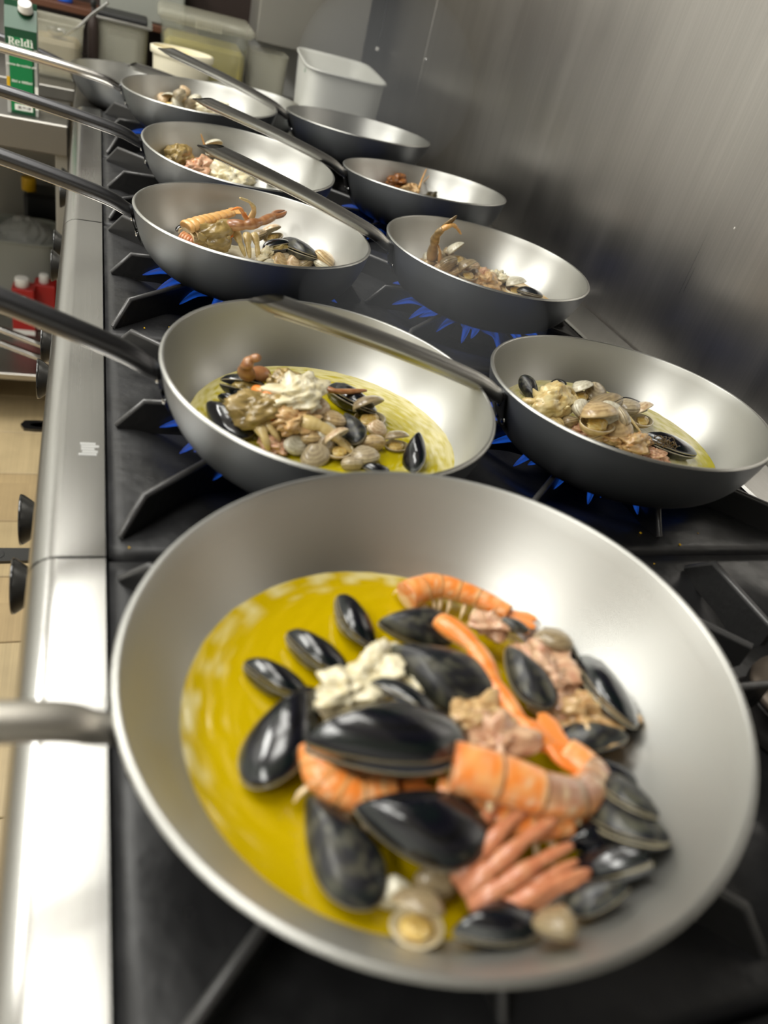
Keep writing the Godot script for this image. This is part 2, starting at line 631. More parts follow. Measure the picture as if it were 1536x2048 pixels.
func seafood_path(d: Array) -> void:
	var kind: String = d[0]
	piece_count += 1
	var label: String = d[3]
	var r: float = d[2]
	var base: Vector3 = (d[1] as Array)[0] + Vector3(0, DECK, 0)
	var pts := []
	for q in d[1]:
		pts.append(q + Vector3(0, DECK, 0) - base)
	var cat := "prawn" if kind in ["prawn", "mantis"] else "crab leg" if kind == "legs" else "claw"
	var o := thing({"prawn": "prawn", "mantis": "mantis_shrimp", "claw": "shellfish_claw", "legs": "crab_piece"}[kind], label, cat, base, Basis(), d[4])
	var orange := label.contains("orange") or label.contains("amber")
	var ca := lin(0.93, 0.52, 0.20)
	var cb := lin(0.95, 0.72, 0.46)
	if label.contains("tan") or label.contains("pinkish ribbed"):
		ca = lin(0.84, 0.62, 0.34)
		cb = lin(0.88, 0.74, 0.52)
		if label.contains("pinkish"):
			ca = lin(0.82, 0.50, 0.34)
	elif label.contains("pinkish brown"):
		ca = lin(0.74, 0.46, 0.32)
		cb = lin(0.82, 0.60, 0.44)
	elif label.contains("brown") or label.contains("reddish"):
		ca = lin(0.58, 0.38, 0.23)
		cb = lin(0.74, 0.56, 0.38)
	elif not orange:
		ca = lin(0.80, 0.70, 0.46)
		cb = lin(0.88, 0.80, 0.60)
	if label.contains("standing crab leg stump"):
		ca = lin(0.45, 0.37, 0.23)
		cb = lin(0.68, 0.58, 0.42)
	var line := curve(pts, 10)
	var m := line.size() - 1
	if kind in ["prawn", "mantis"]:
		var count := 9 if kind == "mantis" else 6
		for k in count:
			var i0 := int(float(k) / count * m)
			var i1 := mini(m, int(float(k + 1) / count * m) + 2)
			var seg := line.slice(i0, i1 + 1)
			var rr := []
			for i in seg.size():
				var t := float(i) / (seg.size() - 1)
				rr.append(r * lerpf(1.0, 0.60, float(i0 + i) / m) * ((0.78 + 0.34 * sin(t * 2.9)) if kind == "mantis" else (0.97 + 0.07 * sin(t * 2.6))))
			var g := Geo.new()
			g.tube(seg, rr, 16, 0.82 if kind == "prawn" else 0.6, func(u: float, w: float) -> Color:
				var under := clampf(-sin(u * TAU) * 1.4, 0.0, 1.0)
				var c := ca.lerp(cb, clampf(0.25 + 0.4 * float(w > 0.75) + 0.9 * wobble.get_noise_3d(u * 60.0, w * 30.0 + 40.0 * k, 3.0), 0.0, 1.0))
				if label.contains("grey back") and k > 1 and k < 5:
					c = c.lerp(lin(0.50, 0.44, 0.40), clampf(sin(u * TAU) * 1.5 - 0.5, 0.0, 0.75))
				if kind == "mantis":
					c = c.lerp(lin(0.50, 0.33, 0.17), 0.65 * smoothstep(0.28, 0.12, w) + 0.5 * smoothstep(0.78, 0.9, w))
				else:
					c = c.lerp(lin(0.80, 0.40, 0.22), 0.5 * smoothstep(0.30, 0.12, w)).lerp(lin(0.90, 0.80, 0.64), clampf(1.6 * wobble.get_noise_3d(u * 110.0, w * 50.0 + 20.0 * k, 9.0) - 0.1, 0.0, 0.7))
				return c.lerp(lin(0.95, 0.86, 0.70), under * 0.7))
			obj("segment", g, M.wet, o)
		var e: Vector3 = line[m]
		var dr: Vector3 = (e - line[m - 2]).normalized()
		var sd := dr.cross(Vector3.UP).normalized()
		for k in [-1, 0, 1]:
			var g := Geo.new()
			var q: Vector3 = (dr + sd * 0.55 * k).normalized()
			g.tube([e - dr * r * 0.5, e + q * r * 0.6, e + q * r * 1.3, e + q * r * 1.8], [r * 0.25, r * 0.45, r * 0.5, r * 0.22], 10, 0.22, ca.lerp(cb, 0.2))
			obj("tail_fan", g, M.wet, o)
		for k in 8:   # the fringe of little legs along the belly
			var i := int((k + 0.7) / 9.0 * m)
			var dd: Vector3 = (line[mini(i + 1, m)] - line[i]).normalized()
			var s2 := dd.cross(Vector3.UP).normalized()
			for sgn in [-1.0, 1.0]:
				var g := Geo.new()
				var q: Vector3 = line[i] + s2 * sgn * r * 0.55 - Vector3(0, r * 0.35, 0)
				g.tube([q, q + s2 * sgn * r * 0.55 - Vector3(0, r * 0.3, 0), q + s2 * sgn * r * 0.7 - Vector3(0, r * 0.75, 0)], [r * 0.16, r * 0.13, r * 0.05], 6, 0.6, lin(0.95, 0.84, 0.66))
				obj("leg", g, M.wet, o)
		return
	var radii := []
	for i in m + 1:
		var t := float(i) / m
		var joint := absf(sin(t * PI * (pts.size() - 1)))
		radii.append(r * lerpf(1.0, 0.62 if kind == "claw" else 0.35, t) * lerpf(0.82, 1.12, joint))
	var many := 5 if label.contains("langoustine legs") else 3 if label.begins_with("bundle") or label.contains("crab legs") else 1
	var lead: Vector3 = (pts[-1] - pts[0]).cross(Vector3.UP).normalized()
	for k in many:
		var g := Geo.new()
		var off: Vector3 = lead * r * 1.75 * (k - (many - 1) / 2.0) + Vector3(0, -r * 0.3 * absf(k - (many - 1) / 2.0), 0)
		var own := []
		for i in line.size():
			own.append(line[i] + off * (0.6 + 0.7 * i / m))
		g.tube(own, radii, 12, 0.8, func(u: float, w: float) -> Color:
			var nz := wobble.get_noise_2d(w * 90.0 + 31.0 * k, u * 14.0)
			return ca.lerp(cb, clampf(0.4 + 0.9 * nz - 0.3 * sin(u * TAU), 0.0, 1.0)))
		obj("leg" if kind == "legs" else "arm", g, M.wet, o)
	if kind == "claw":
		var e: Vector3 = line[m]
		var dr: Vector3 = (e - line[m - 2]).normalized()
		var sd := dr.cross(Vector3.UP)
		sd = sd.normalized() if sd.length() > 0.2 else Vector3(1, 0, 0)
		for sgn in [-1.0, 1.0]:
			var g := Geo.new()
			g.tube(curve([e - dr * r * 0.3, e + dr * r * 1.0 + sd * sgn * r * 0.5, e + dr * r * 2.2 + sd * sgn * r * 0.45, e + dr * r * 3.2 + sd * sgn * r * 0.12], 3), [r * 0.5, r * 0.5, r * 0.48, r * 0.44, r * 0.4, r * 0.36, r * 0.3, r * 0.22, r * 0.14, r * 0.06], 8, 0.8, ca)
			obj("pincer", g, M.wet, o)


# ---------------------------------------------------------------- range
func arm_shape(from: Vector2, to: Vector2, foot_run: float) -> Geo:
	# one fin of the grate, standing on the dished plate; from is its outer foot, to its inner end
	var d := to - from
	var n := d.length()
	var poly := PackedVector2Array([Vector2(0, 0.001), Vector2(foot_run, 0.0305), Vector2(n, 0.0305), Vector2(n, 0.010)])
	for i in 7:
		var s := n * (1.0 - (i + 1) / 8.0)
		poly.append(Vector2(s, -0.004 + minf(0.0, -0.022 * smoothstep(0.055, 0.17, s) * smoothstep(0.0, 0.6, 1.0 - absf(s / n - 0.62)))))
	var t := d / n
	var g := Geo.new()
	var side := Vector3(-t.y, 0, t.x)
	g.extrude(poly, 0.0065, Transform3D(Basis(Vector3(t.x, 0, t.y), Vector3.UP, side), Vector3(from.x, 0, from.y) - side * 0.00325), lin(0.36, 0.36, 0.365))
	# rounded bead along the top
	var a := Vector3(from.x + t.x * foot_run, 0.0305, from.y + t.y * foot_run)
	var e := Vector3(to.x, 0.0305, to.y)
	g.tube([Vector3(from.x, 0.002, from.y), a, a.lerp(e, 0.3), a.lerp(e, 0.7), e], [0.0034, 0.0036, 0.0036, 0.0036, 0.0034], 8, 1.0, lin(0.62, 0.62, 0.62))
	return g


func grate_module(zc: float, label: String) -> void:
	var o := thing("hob_grate", label, "grate", at(0, 0, zc), Basis(), "cast iron hob grates of the range")
	var x0 := 0.0135
	var x1 := 0.7800
	var hz := 0.1975
	if not shapes.has("plate"):
		var g := Geo.new()
		g.grid(110, 58, func(u: float, w: float) -> Vector3:
			var x := lerpf(x0, x1, u)
			var z := lerpf(-hz, hz, w)
			var iu := int(round(u * 110.0))
			var iw := int(round(w * 58.0))
			if iu == 1 or iu == 109:
				x = x0 + 0.0008 if iu == 1 else x1 - 0.0008
			if iw == 1 or iw == 57:
				z = -hz + 0.0008 if iw == 1 else hz - 0.0008
			var y := 0.0
			for cx in [0.205, 0.580]:
				var q := Vector2(x - cx, z).length()
				y = minf(y, -0.028 * (1.0 - smoothstep(0.075, 0.172, q)))
			if u < 0.001 or u > 0.999 or w < 0.001 or w > 0.999:
				y = -0.022
			elif iu == 1 or iu == 109 or iw == 1 or iw == 57:
				y = -0.0006
			return Vector3(x, y, z))
		shapes["plate"] = g.mesh()
		for k in 2:
			var c := Vector2([0.205, 0.580][k], 0)
			var l := 0
			for s in [Vector2(-1, -1), Vector2(-1, 0), Vector2(-1, 1), Vector2(0, 1), Vector2(1, 1), Vector2(1, 0), Vector2(1, -1), Vector2(0, -1)]:
				var foot: Vector2 = c + s * Vector2(0.182, 0.174)
				shapes["arm%d%d" % [k, l]] = arm_shape(foot, c + (foot - c).normalized() * 0.058, 0.026)
				shapes["arm%d%d" % [k, l]] = (shapes["arm%d%d" % [k, l]] as Geo).mesh()
				l += 1
	obj("plate", shapes["plate"], M.iron, o)
	for k in 2:
		for l in 8:
			obj("arm", shapes["arm%d%d" % [k, l]], M.iron_arm, o)


func burner(x: float, z: float, lit: bool, label: String) -> void:
	var o := thing("gas_burner", label, "burner", at(x, -0.0285, z), Basis(), "burners of the range")
	if not shapes.has("burner_base"):
		var g := Geo.new()
		g.lathe([Vector2(0.0005, 0.002), Vector2(0.05, 0.002), Vector2(0.052, 0.004), Vector2(0.047, 0.012), Vector2(0.043, 0.022), Vector2(0.047, 0.028), Vector2(0.046, 0.031), Vector2(0.0005, 0.031)], 40)
		shapes["burner_base"] = g.mesh()
		g = Geo.new()
		g.lathe([Vector2(0.0005, 0.031), Vector2(0.044, 0.031), Vector2(0.047, 0.034), Vector2(0.046, 0.039), Vector2(0.038, 0.043), Vector2(0.014, 0.0445), Vector2(0.0005, 0.0445)], 40)
		shapes["burner_cap"] = g.mesh()
		for k in 3:
			g = Geo.new()
			var ln: float = [0.080, 0.096, 0.088][k]
			g.tube(curve([Vector3(0, 0, 0), Vector3(ln * 0.32, 0.010, 0.001 * k), Vector3(ln * 0.68, 0.017, -0.003), Vector3(ln, 0.010 - 0.004 * k, 0.003 - 0.003 * k)], 4), [0.0024, 0.0034, 0.0046, 0.0056, 0.0064, 0.0069, 0.0071, 0.0068, 0.0061, 0.0052, 0.0040, 0.0025, 0.0007], 10, 0.8)
			shapes["flame%d" % k] = g.mesh()
	obj("base", shapes["burner_base"], M.burner, o)
	obj("cap", shapes["burner_cap"], M.burner_cap, o)
	if not lit:
		return
	for k in 26:
		var a := TAU * k / 26.0 + 0.05 * (k % 3)
		var f := obj("flame", shapes["flame%d" % (k % 3)], M.flame, o, Transform3D(Basis(Vector3.UP, a), Vector3(cos(a) * 0.045, 0.029, -sin(a) * 0.045)))
		f.set_meta("stem", "flame")
	var l := OmniLight3D.new()
	l.name = "flame_light"
	o.add_child(l, true)
	l.position = Vector3(0, 0.055, 0)
	l.light_color = Color(0.25, 0.45, 1.0)
	l.light_energy = 0.0004
	l.light_size = 0.03
	l.omni_range = 3.0
	l.omni_attenuation = 2.0
	l.shadow_enabled = true


func range_unit(z0: float, z1: float, label: String) -> void:
	var zc := (z0 + z1) / 2.0
	var d := absf(z1 - z0) - 0.0006
	var o := thing("gas_range", label, "range", Vector3(0, 0, zc))
	var fl := Transform3D(Basis(Vector3(1, 0, 0), Vector3(0, 1, 0), Vector3(0, 0, 1)), Vector3(0, DECK, -d / 2.0))
	# front rail: flat top with a rolled edge
	var prof := [Vector2(0.0125, -0.03), Vector2(0.0125, 0.0015), Vector2(0.0115, 0.0025), Vector2(-0.0235, 0.0025)]
	for i in 9:
		var a := PI / 2.0 + PI * i / 9.0 * 0.5
		prof.append(Vector2(-0.0235 + cos(a) * 0.0225, -0.020 + sin(a) * 0.0225))
	prof.append(Vector2(-0.046, -0.042))
	prof.append(Vector2(-0.044, -0.045))
	prof.append(Vector2(-0.036, -0.045))
	var g := Geo.new()
	var m := prof.size() - 1
	g.grid(1, m, func(u: float, w: float) -> Vector3:
		var p: Vector2 = prof[int(round(w * m))]
		return Vector3(p.x, DECK + p.y, (u - 0.5) * d))
	g.extrude(PackedVector2Array(prof), 0.001, fl)
	g.extrude(PackedVector2Array(prof), 0.001, fl.translated(Vector3(0, 0, d - 0.001)))
	obj("front_rail", g, M.rail, o)
	g = Geo.new()
	g.box(Vector3(0.826, DECK - 0.012, 0), Vector3(0.086, 0.03, d), 0.003)
	obj("rear_rail", g, M.rail, o)
	g = Geo.new()
	g.box(Vector3(-0.030, DECK - 0.145, 0), Vector3(0.012, 0.20, d), 0.002)
	obj("control_panel", g, M.steel, o)
	g = Geo.new()
	g.box(Vector3(0.40, DECK - 0.05, 0), Vector3(0.80, 0.012, d))
	g.box(Vector3(0.40, DECK - 0.25, 0), Vector3(0.84, 0.012, d))
	g.box(Vector3(0.40, DECK - 0.16, -d / 2.0 + 0.004), Vector3(0.84, 0.2, 0.008))
	g.box(Vector3(0.40, DECK - 0.16, d / 2.0 - 0.004), Vector3(0.84, 0.2, 0.008))
	obj("body", g, M.dark_steel, o)
	g = Geo.new()
	g.box(Vector3(0.42, 0.27, 0), Vector3(0.86, 0.02, d), 0.002)
	obj("shelf", g, M.steel, o)
	for sx in [0.01, 0.82]:
		for sz in [-1.0, 1.0]:
			g = Geo.new()
			g.box(Vector3(sx, 0.325, sz * (d / 2.0 - 0.03)), Vector3(0.04, 0.65, 0.04), 0.003)
			obj("leg", g, M.steel, o)
	var zz := zc + d / 2.0
	for k in int(round(d / 0.4)):
		for s in [0.05, -0.05]:
			knob(o, Vector3(-0.036, DECK - 0.112, d / 2.0 - 0.2 - 0.4 * k + 0.060 + s))


func knob(parent: Node3D, where: Vector3) -> void:
	if not shapes.has("knob"):
		var g := Geo.new()
		g.lathe([Vector2(0.0005, 0.0), Vector2(0.019, 0.0), Vector2(0.020, 0.010), Vector2(0.026, 0.020), Vector2(0.036, 0.030), Vector2(0.043, 0.038), Vector2(0.0445, 0.042), Vector2(0.0425, 0.043), Vector2(0.034, 0.036), Vector2(0.024, 0.028), Vector2(0.014, 0.026), Vector2(0.0005, 0.026)], 44)
		g.box(Vector3(0, 0.032, 0), Vector3(0.009, 0.014, 0.05), 0.003)
		shapes["knob"] = g.mesh()
		g = Geo.new()
		g.lathe([Vector2(0.019, 0.001), Vector2(0.034, 0.001), Vector2(0.035, 0.003), Vector2(0.033, 0.005), Vector2(0.019, 0.005)], 36)
		shapes["knob_ring"] = g.mesh()
	var b := Basis(Vector3(0, 0, 1), Vector3(-1, 0, 0), Vector3(0, -1, 0))
	var k := obj("knob", shapes["knob"], M.black_plastic, parent, Transform3D(b.scaled_local(Vector3(0.60, 0.74, 0.60)), where))
	obj("knob_ring", shapes["knob_ring"], M.chrome, k)


# an open tub with sloping walls, rounded corners and a turned-out rim; base centre at the node's origin
func tub_shape(w: float, d: float, h: float, wall: float, flare: float, rim: float, rc := 0.03) -> Geo:
	var rect := func(u: float, hw: float, hd: float, r: float) -> Vector2:
		var a := u * TAU
		var q := Vector2(cos(a), sin(a))
		var n := 6.0
		var k := pow(pow(absf(q.x), n) + pow(absf(q.y), n), -1.0 / n)
		return Vector2(q.x * k * hw, q.y * k * hd)
	var prof := [[0.02, 0.0], [0.97, 0.0], [1.0, 0.006], [1.0 + flare, h], [1.0 + flare + rim, h + 0.001], [1.0 + flare + rim, h + 0.006], [1.0 + flare, h + 0.006], [1.0 + flare - wall, h - 0.002], [1.0 - wall, 0.008], [0.02, 0.004]]
	var g := Geo.new()
	g.grid(64, prof.size() - 1, func(u: float, t: float) -> Vector3:
		var p: Array = prof[int(round(t * (prof.size() - 1)))]
		var q: Vector2 = rect.call(u, w / 2.0 * p[0], d / 2.0 * p[0], rc)
		return Vector3(q.x, p[1], q.y), Color.WHITE, true)
	return g


func lettering(text: String, size: float, where: Vector3, parent: Node3D, m: Material, called := "lettering") -> void:
	var t := TextMesh.new()
	var f := SystemFont.new()
	f.font_names = PackedStringArray(["Droid Serif" if size > 0.012 else "Droid Sans"])
	f.font_weight = 700
	t.font = f
	t.text = text
	t.font_size = 64
	t.pixel_size = size / 64.0
	t.depth = 0.0006
	obj(called, t, m, parent, Transform3D(Basis(), where))


# ---------------------------------------------------------------- the scene
func _ready() -> void:
	# camera
	var cam := Camera3D.new()
	cam.name = "camera"
	add_child(cam)
	cam.transform = Transform3D(Basis(Vector3(0.932661, 0.229911, 0.278002), Vector3(-0.011506, 0.789177, -0.614058), Vector3(-0.360571, 0.569509, 0.738680)).orthonormalized(), at(0, 0.4264, 0))
	var lens := CameraAttributesPhysical.new()
	lens.frustum_focal_length = 17.797
	lens.frustum_focus_distance = 1.0
	lens.frustum_near = 0.02
	lens.frustum_far = 30.0
	lens.exposure_aperture = 2.5
	cam.attributes = lens
	cam.current = true
	# surroundings and exposure
	var env := Environment.new()
	env.background_mode = Environment.BG_COLOR
	env.background_color = Color(0.02, 0.02, 0.022)
	env.tonemap_mode = Environment.TONE_MAPPER_LINEAR
	env.tonemap_exposure = 1.08
	env.volumetric_fog_enabled = true
	env.volumetric_fog_density = 0.0
	env.sdfgi_enabled = true
	env.ssao_enabled = true
	env.ssil_enabled = true
	var we := WorldEnvironment.new()
	we.name = "surroundings"
	we.environment = env
	add_child(we)
	# ceiling lights: x, z, width, length, energy
	var lamps := [[-0.27, -1.715, 0.55, 1.17, 1.55], [-0.27, -0.66, 0.55, 0.58, 0.9], [-1.40, -1.75, 0.5, 1.2, 3.9], [-1.40, 0.3, 0.5, 1.2, 2.6]]
	for l in lamps:
		var a := AreaLight3D.new()
		a.name = "ceiling_panel_light"
		add_child(a, true)
		a.position = Vector3(l[0], 2.575, l[1])
		a.rotation_degrees = Vector3(-90, 0, 0)
		a.area_size = Vector2(l[2], l[3])
		a.light_energy = l[4]
		a.light_color = Color(1.0, 0.998, 0.978)
		a.shadow_enabled = true
		a.set("area_range", 12.0)

	wobble.frequency = 0.1
	materials()
	room(lamps)
	range_units()
	pans()
	for d in piece_table():
		seafood(d)
	for d in path_table():
		seafood_path(d)
	background()
	steam()


func materials() -> void:
	var streaks := streak_image(384, 512, 0.20, 0.31, 3, 0.35)
	var fine := streak_image(384, 384, 0.36, 0.50, 5, 0.3)
	var blotches := streak_image(512, 512, 0.24, 0.42, 9, 0.5)
	var tint_wall := streak_image(512, 512, 0.84, 1.04, 21, 0.45)
	var tint_soft := streak_image(384, 512, 0.93, 1.03, 27, 0.3)
	var grease := noise_image(384, 384, 0.28, 0.62, 4, 0.012)
	var rn := noise_image(256, 256, 0.0, 1.0, 8, 0.06, true, 1.2)
	M.rail = mat(Color(0.69, 0.685, 0.67), 1.0, 1.0, {"roughness_texture": streaks, "albedo_texture": tint_soft, "uv1_triplanar": true, "uv1_world_triplanar": true, "uv1_scale": Vector3(4.0, 1.4, 1.4)})
	M.wall_steel = mat(Color(0.755, 0.74, 0.725), 1.0, 1.0, {"roughness_texture": blotches, "albedo_texture": tint_wall, "uv1_triplanar": true, "uv1_world_triplanar": true, "uv1_scale": Vector3(1.3, 0.55, 1.3)})
	M.bench_steel = mat(Color(0.56, 0.55, 0.53), 0.42, 1.0)
	M.steel = mat(Color(0.66, 0.65, 0.63), 0.36, 1.0)
	M.dark_steel = mat(Color(0.22, 0.22, 0.22), 0.5, 0.8)
	M.chrome = mat(Color(0.80, 0.80, 0.80), 0.14, 1.0)
	M.pan = mat(Color(0.87, 0.875, 0.87), 1.0, 0.97, {"anisotropy_enabled": true, "anisotropy": 0.65, "roughness_texture": fine, "vertex_color_use_as_albedo": true, "uv1_scale": Vector3(1.0, 2.0, 1.0)})
	M.handle_dark = mat(Color(0.38, 0.38, 0.39), 0.8, 1.0, {"roughness_texture": fine, "uv1_scale": Vector3(2.0, 1.0, 1.0)})
	M.handle_satin = mat(Color(0.66, 0.655, 0.64), 0.85, 1.0, {"roughness_texture": fine, "uv1_scale": Vector3(2.0, 1.0, 1.0)})
	M.handle_bright = mat(Color(0.84, 0.83, 0.82), 0.2, 1.0)
	M.handle_worn = mat(Color(0.80, 0.78, 0.74), 1.0, 1.0, {"roughness_texture": fine, "uv1_scale": Vector3(2.0, 1.0, 1.0)})
	M.bracket = mat(Color(0.20, 0.20, 0.20), 0.4, 0.9)
	M.iron = mat(Color(0.12, 0.12, 0.125), 1.0, 0.0, {"roughness_texture": grease, "uv1_triplanar": true, "uv1_scale": Vector3(2.5, 2.5, 2.5), "normal_enabled": true, "normal_texture": rn, "normal_scale": 0.25})
	M.iron_arm = mat(Color(0.46, 0.455, 0.455), 0.30, 0.15, {"vertex_color_use_as_albedo": true, "normal_enabled": true, "normal_texture": rn, "normal_scale": 0.3, "uv1_triplanar": true, "uv1_scale": Vector3(6, 6, 6)})
	M.burner = mat(Color(0.12, 0.11, 0.105), 0.5, 0.5)
	M.burner_cap = mat(Color(0.36, 0.32, 0.28), 0.5, 0.6)
	M.flame = mat(Color(0.03, 0.10, 0.40, 0.42), 0.6, 0.0, {"transparency": BaseMaterial3D.TRANSPARENCY_ALPHA, "emission_enabled": true, "emission": Color(1, 1, 1), "emission_texture": flame_image(), "emission_operator": BaseMaterial3D.EMISSION_OP_MULTIPLY, "emission_energy_multiplier": 0.95})
	M.black_plastic = mat(Color(0.045, 0.045, 0.048), 0.22, 0.0, {"clearcoat_enabled": true, "clearcoat": 0.5, "clearcoat_roughness": 0.1})
	M.mussel = mat(Color(1, 1, 1), 0.20, 0.0, {"vertex_color_use_as_albedo": true, "clearcoat_enabled": true, "clearcoat": 0.6, "clearcoat_roughness": 0.12})
	M.mussel_dull = mat(Color(1, 1, 1), 0.42, 0.0, {"vertex_color_use_as_albedo": true, "clearcoat_enabled": true, "clearcoat": 0.2, "clearcoat_roughness": 0.2})
	M.clam = mat(Color(1, 1, 1), 0.30, 0.0, {"vertex_color_use_as_albedo": true, "clearcoat_enabled": true, "clearcoat": 0.35, "clearcoat_roughness": 0.15})
	M.wet = mat(Color(1, 1, 1), 0.34, 0.0, {"vertex_color_use_as_albedo": true, "clearcoat_enabled": true, "clearcoat": 0.4, "clearcoat_roughness": 0.15})
	M.oil = mat(Color(1, 1, 1), 0.16, 0.0, {"vertex_color_use_as_albedo": true})
	M.floor_tile = []
	var wood := streak_image(256, 512, 0.70, 1.0, 33, 0.4)
	for t in [Color(0.80, 0.71, 0.54), Color(0.77, 0.67, 0.50), Color(0.83, 0.74, 0.57)]:
		M.floor_tile.append(mat(t, 0.42, 0.0, {"albedo_texture": wood, "uv1_triplanar": true, "uv1_world_triplanar": true, "uv1_scale": Vector3(2.2, 2.2, 2.2)}))
	M.grout = mat(Color(0.50, 0.42, 0.30), 0.8)
	M.paint = mat(Color(0.80, 0.80, 0.785), 0.6)
	M.ceiling = mat(Color(0.80, 0.79, 0.76), 0.8)
	M.back_panel = mat(Color(0.56, 0.55, 0.52), 0.45, 0.35)
	M.brown = mat(Color(0.34, 0.20, 0.12), 0.5)
	M.brown_dark = mat(Color(0.17, 0.12, 0.10), 0.55)
	M.grey_plastic = mat(Color(0.56, 0.57, 0.54), 0.5)
	M.white_plastic = mat(Color(0.92, 0.92, 0.89), 0.35, 0.0, {"backlight_enabled": true, "backlight": Color(0.35, 0.35, 0.33)})
	M.cream_plastic = mat(Color(0.93, 0.90, 0.80), 0.4)
	M.cream = mat(Color(0.93, 0.86, 0.62), 0.5)
	M.clear = mat(Color(0.80, 0.82, 0.76, 0.10), 0.12, 0.0, {"transparency": BaseMaterial3D.TRANSPARENCY_ALPHA})
	M.frosted = mat(Color(0.74, 0.73, 0.66, 0.34), 0.5, 0.0, {"transparency": BaseMaterial3D.TRANSPARENCY_ALPHA})
	M.broth = mat(Color(0.66, 0.61, 0.32), 0.3)
	M.soup = mat(Color(0.62, 0.55, 0.40), 0.4)
	M.green_dark = mat(Color(0.07, 0.27, 0.17), 0.35)
	M.green = mat(Color(0.05, 0.47, 0.26), 0.35)
	M.white_print = mat(Color(0.93, 0.93, 0.90), 0.5)
	M.carton_grey = mat(Color(0.66, 0.66, 0.64), 0.45)
	M.yellow = mat(Color(0.86, 0.68, 0.10), 0.4)
	M.red = mat(Color(0.66, 0.09, 0.07), 0.4)
	M.cap_white = mat(Color(0.92, 0.91, 0.89), 0.4)
	M.smear = mat(Color(0.66, 0.66, 0.65), 0.5, 0.3)
	M.black = mat(Color(0.04, 0.04, 0.042), 0.4)
	M.blue = mat(Color(0.12, 0.34, 0.75), 0.4)
	M.bag = mat(Color(0.85, 0.85, 0.83, 0.35), 0.3, 0.0, {"transparency": BaseMaterial3D.TRANSPARENCY_ALPHA})
	M.lamp_glow = mat(Color(0.9, 0.9, 0.88), 0.5, 0.0, {"emission_enabled": true, "emission": Color(1.0, 0.96, 0.90), "emission_energy_multiplier": 1.5})
	M.hood_dark = mat(Color(0.34, 0.32, 0.30), 0.5, 0.8)


func room(lamps: Array) -> void:
	# floor of pale wood-look tiles laid along the range
	var fl := struct("floor", gbox(Vector3(-0.5, -0.055, -0.6), Vector3(3.2, 0.10, 5.2)), M.grout, "beige floor of pale wood look tiles beside the range")
	var tile := gbox(Vector3.ZERO, Vector3(0.597, 0.012, 0.2035), 0.0015).mesh()
	var r := RandomNumberGenerator.new()
	r.seed = 5
	var row := 0
	var z := -2.893
	while z < -0.2:
		for k in 5:
			var x := -1.82 + 0.6 * k + 0.3 * (row % 2)
			if x < 0.5 and x > -1.9:
				var o := obj("tile", tile, M.floor_tile[r.randi() % 3], fl)
				o.position = Vector3(x, 0.0, z + 0.1)
		z += 0.2065
		row += 1
	# walls and ceiling
	struct("wall_right", gbox(Vector3(0.96, 1.3, -0.65), Vector3(0.16, 2.7, 4.9)), M.paint, "steel clad wall along the range")
	var wr := get_node("wall_right")
	for s in [[-2.355, 1.7, 0.0], [-3.05, -2.358, 0.0]]:
		obj("steel_sheet", gbox(Vector3(0.876, 1.65, (s[0] + s[1]) / 2.0), Vector3(0.010, 1.7, s[1] - s[0]), 0.0012), M.wall_steel, wr)
	for y in [1.14, 1.29, 1.50]:
		var g := Geo.new()
		g.grid(12, 4, func(u: float, w: float) -> Vector3: return Vector3(0.8712 - 0.003 * cos(w * PI / 2.0), y + 0.0055 * sin(w * PI / 2.0) * cos(u * TAU), -2.345 + 0.0055 * sin(w * PI / 2.0) * sin(u * TAU)), Color.WHITE, true)
		obj("screw_head", g, M.chrome, wr)
	struct("wall_back", gbox(Vector3(-0.5, 1.3, -3.02), Vector3(3.2, 2.7, 0.10)), M.paint, "painted end wall with a brown board behind the containers")
	struct("trim_1", gbox(Vector3(0.14, 1.06, -2.962), Vector3(0.66, 0.72, 0.018), 0.002), M.brown_dark, "dark brown board on the end wall behind the containers")
	struct("wall_left", gbox(Vector3(-2.06, 1.3, -0.65), Vector3(0.10, 2.7, 4.9)), M.paint)
	struct("wall_front", gbox(Vector3(-0.5, 1.3, 1.72), Vector3(3.2, 2.7, 0.10)), M.paint)
	struct("ceiling", gbox(Vector3(-0.5, 2.66, -0.65), Vector3(3.2, 0.10, 4.9)), M.ceiling)
	var lamp_labels := ["long white ceiling light panel over the front rail of the range", "short white ceiling light panel over the near end of the range", "white ceiling light panel over the aisle by the side table", "white ceiling light panel over the aisle at the near end"]
	for l in lamps:
		var o := thing("ceiling_lamp", lamp_labels[lamps.find(l)], "lamp", Vector3(l[0], 2.60, l[1]), Basis(), "ceiling light panels")
		obj("frame", gbox(Vector3(0, 0, 0), Vector3(l[2] + 0.05, 0.025, l[3] + 0.05), 0.004), M.grey_plastic, o)
		obj("diffuser", gbox(Vector3(0, -0.014, 0), Vector3(l[2], 0.006, l[3]), 0.001), M.lamp_glow, o)
	# extractor hood over the range
	var hd := thing("extractor_hood", "stainless extractor hood hanging over the range", "hood", Vector3(0.50, 1.98, -0.9))
	var g := Geo.new()
	g.box(Vector3(0, 0.31, 0), Vector3(0.70, 0.60, 3.0), 0.004)
	obj("canopy", g, M.steel, hd)
	g = Geo.new()
	g.box(Vector3(0, 0.0, 0), Vector3(0.66, 0.02, 2.94), 0.002)
	obj("filter_panel", g, M.hood_dark, hd)


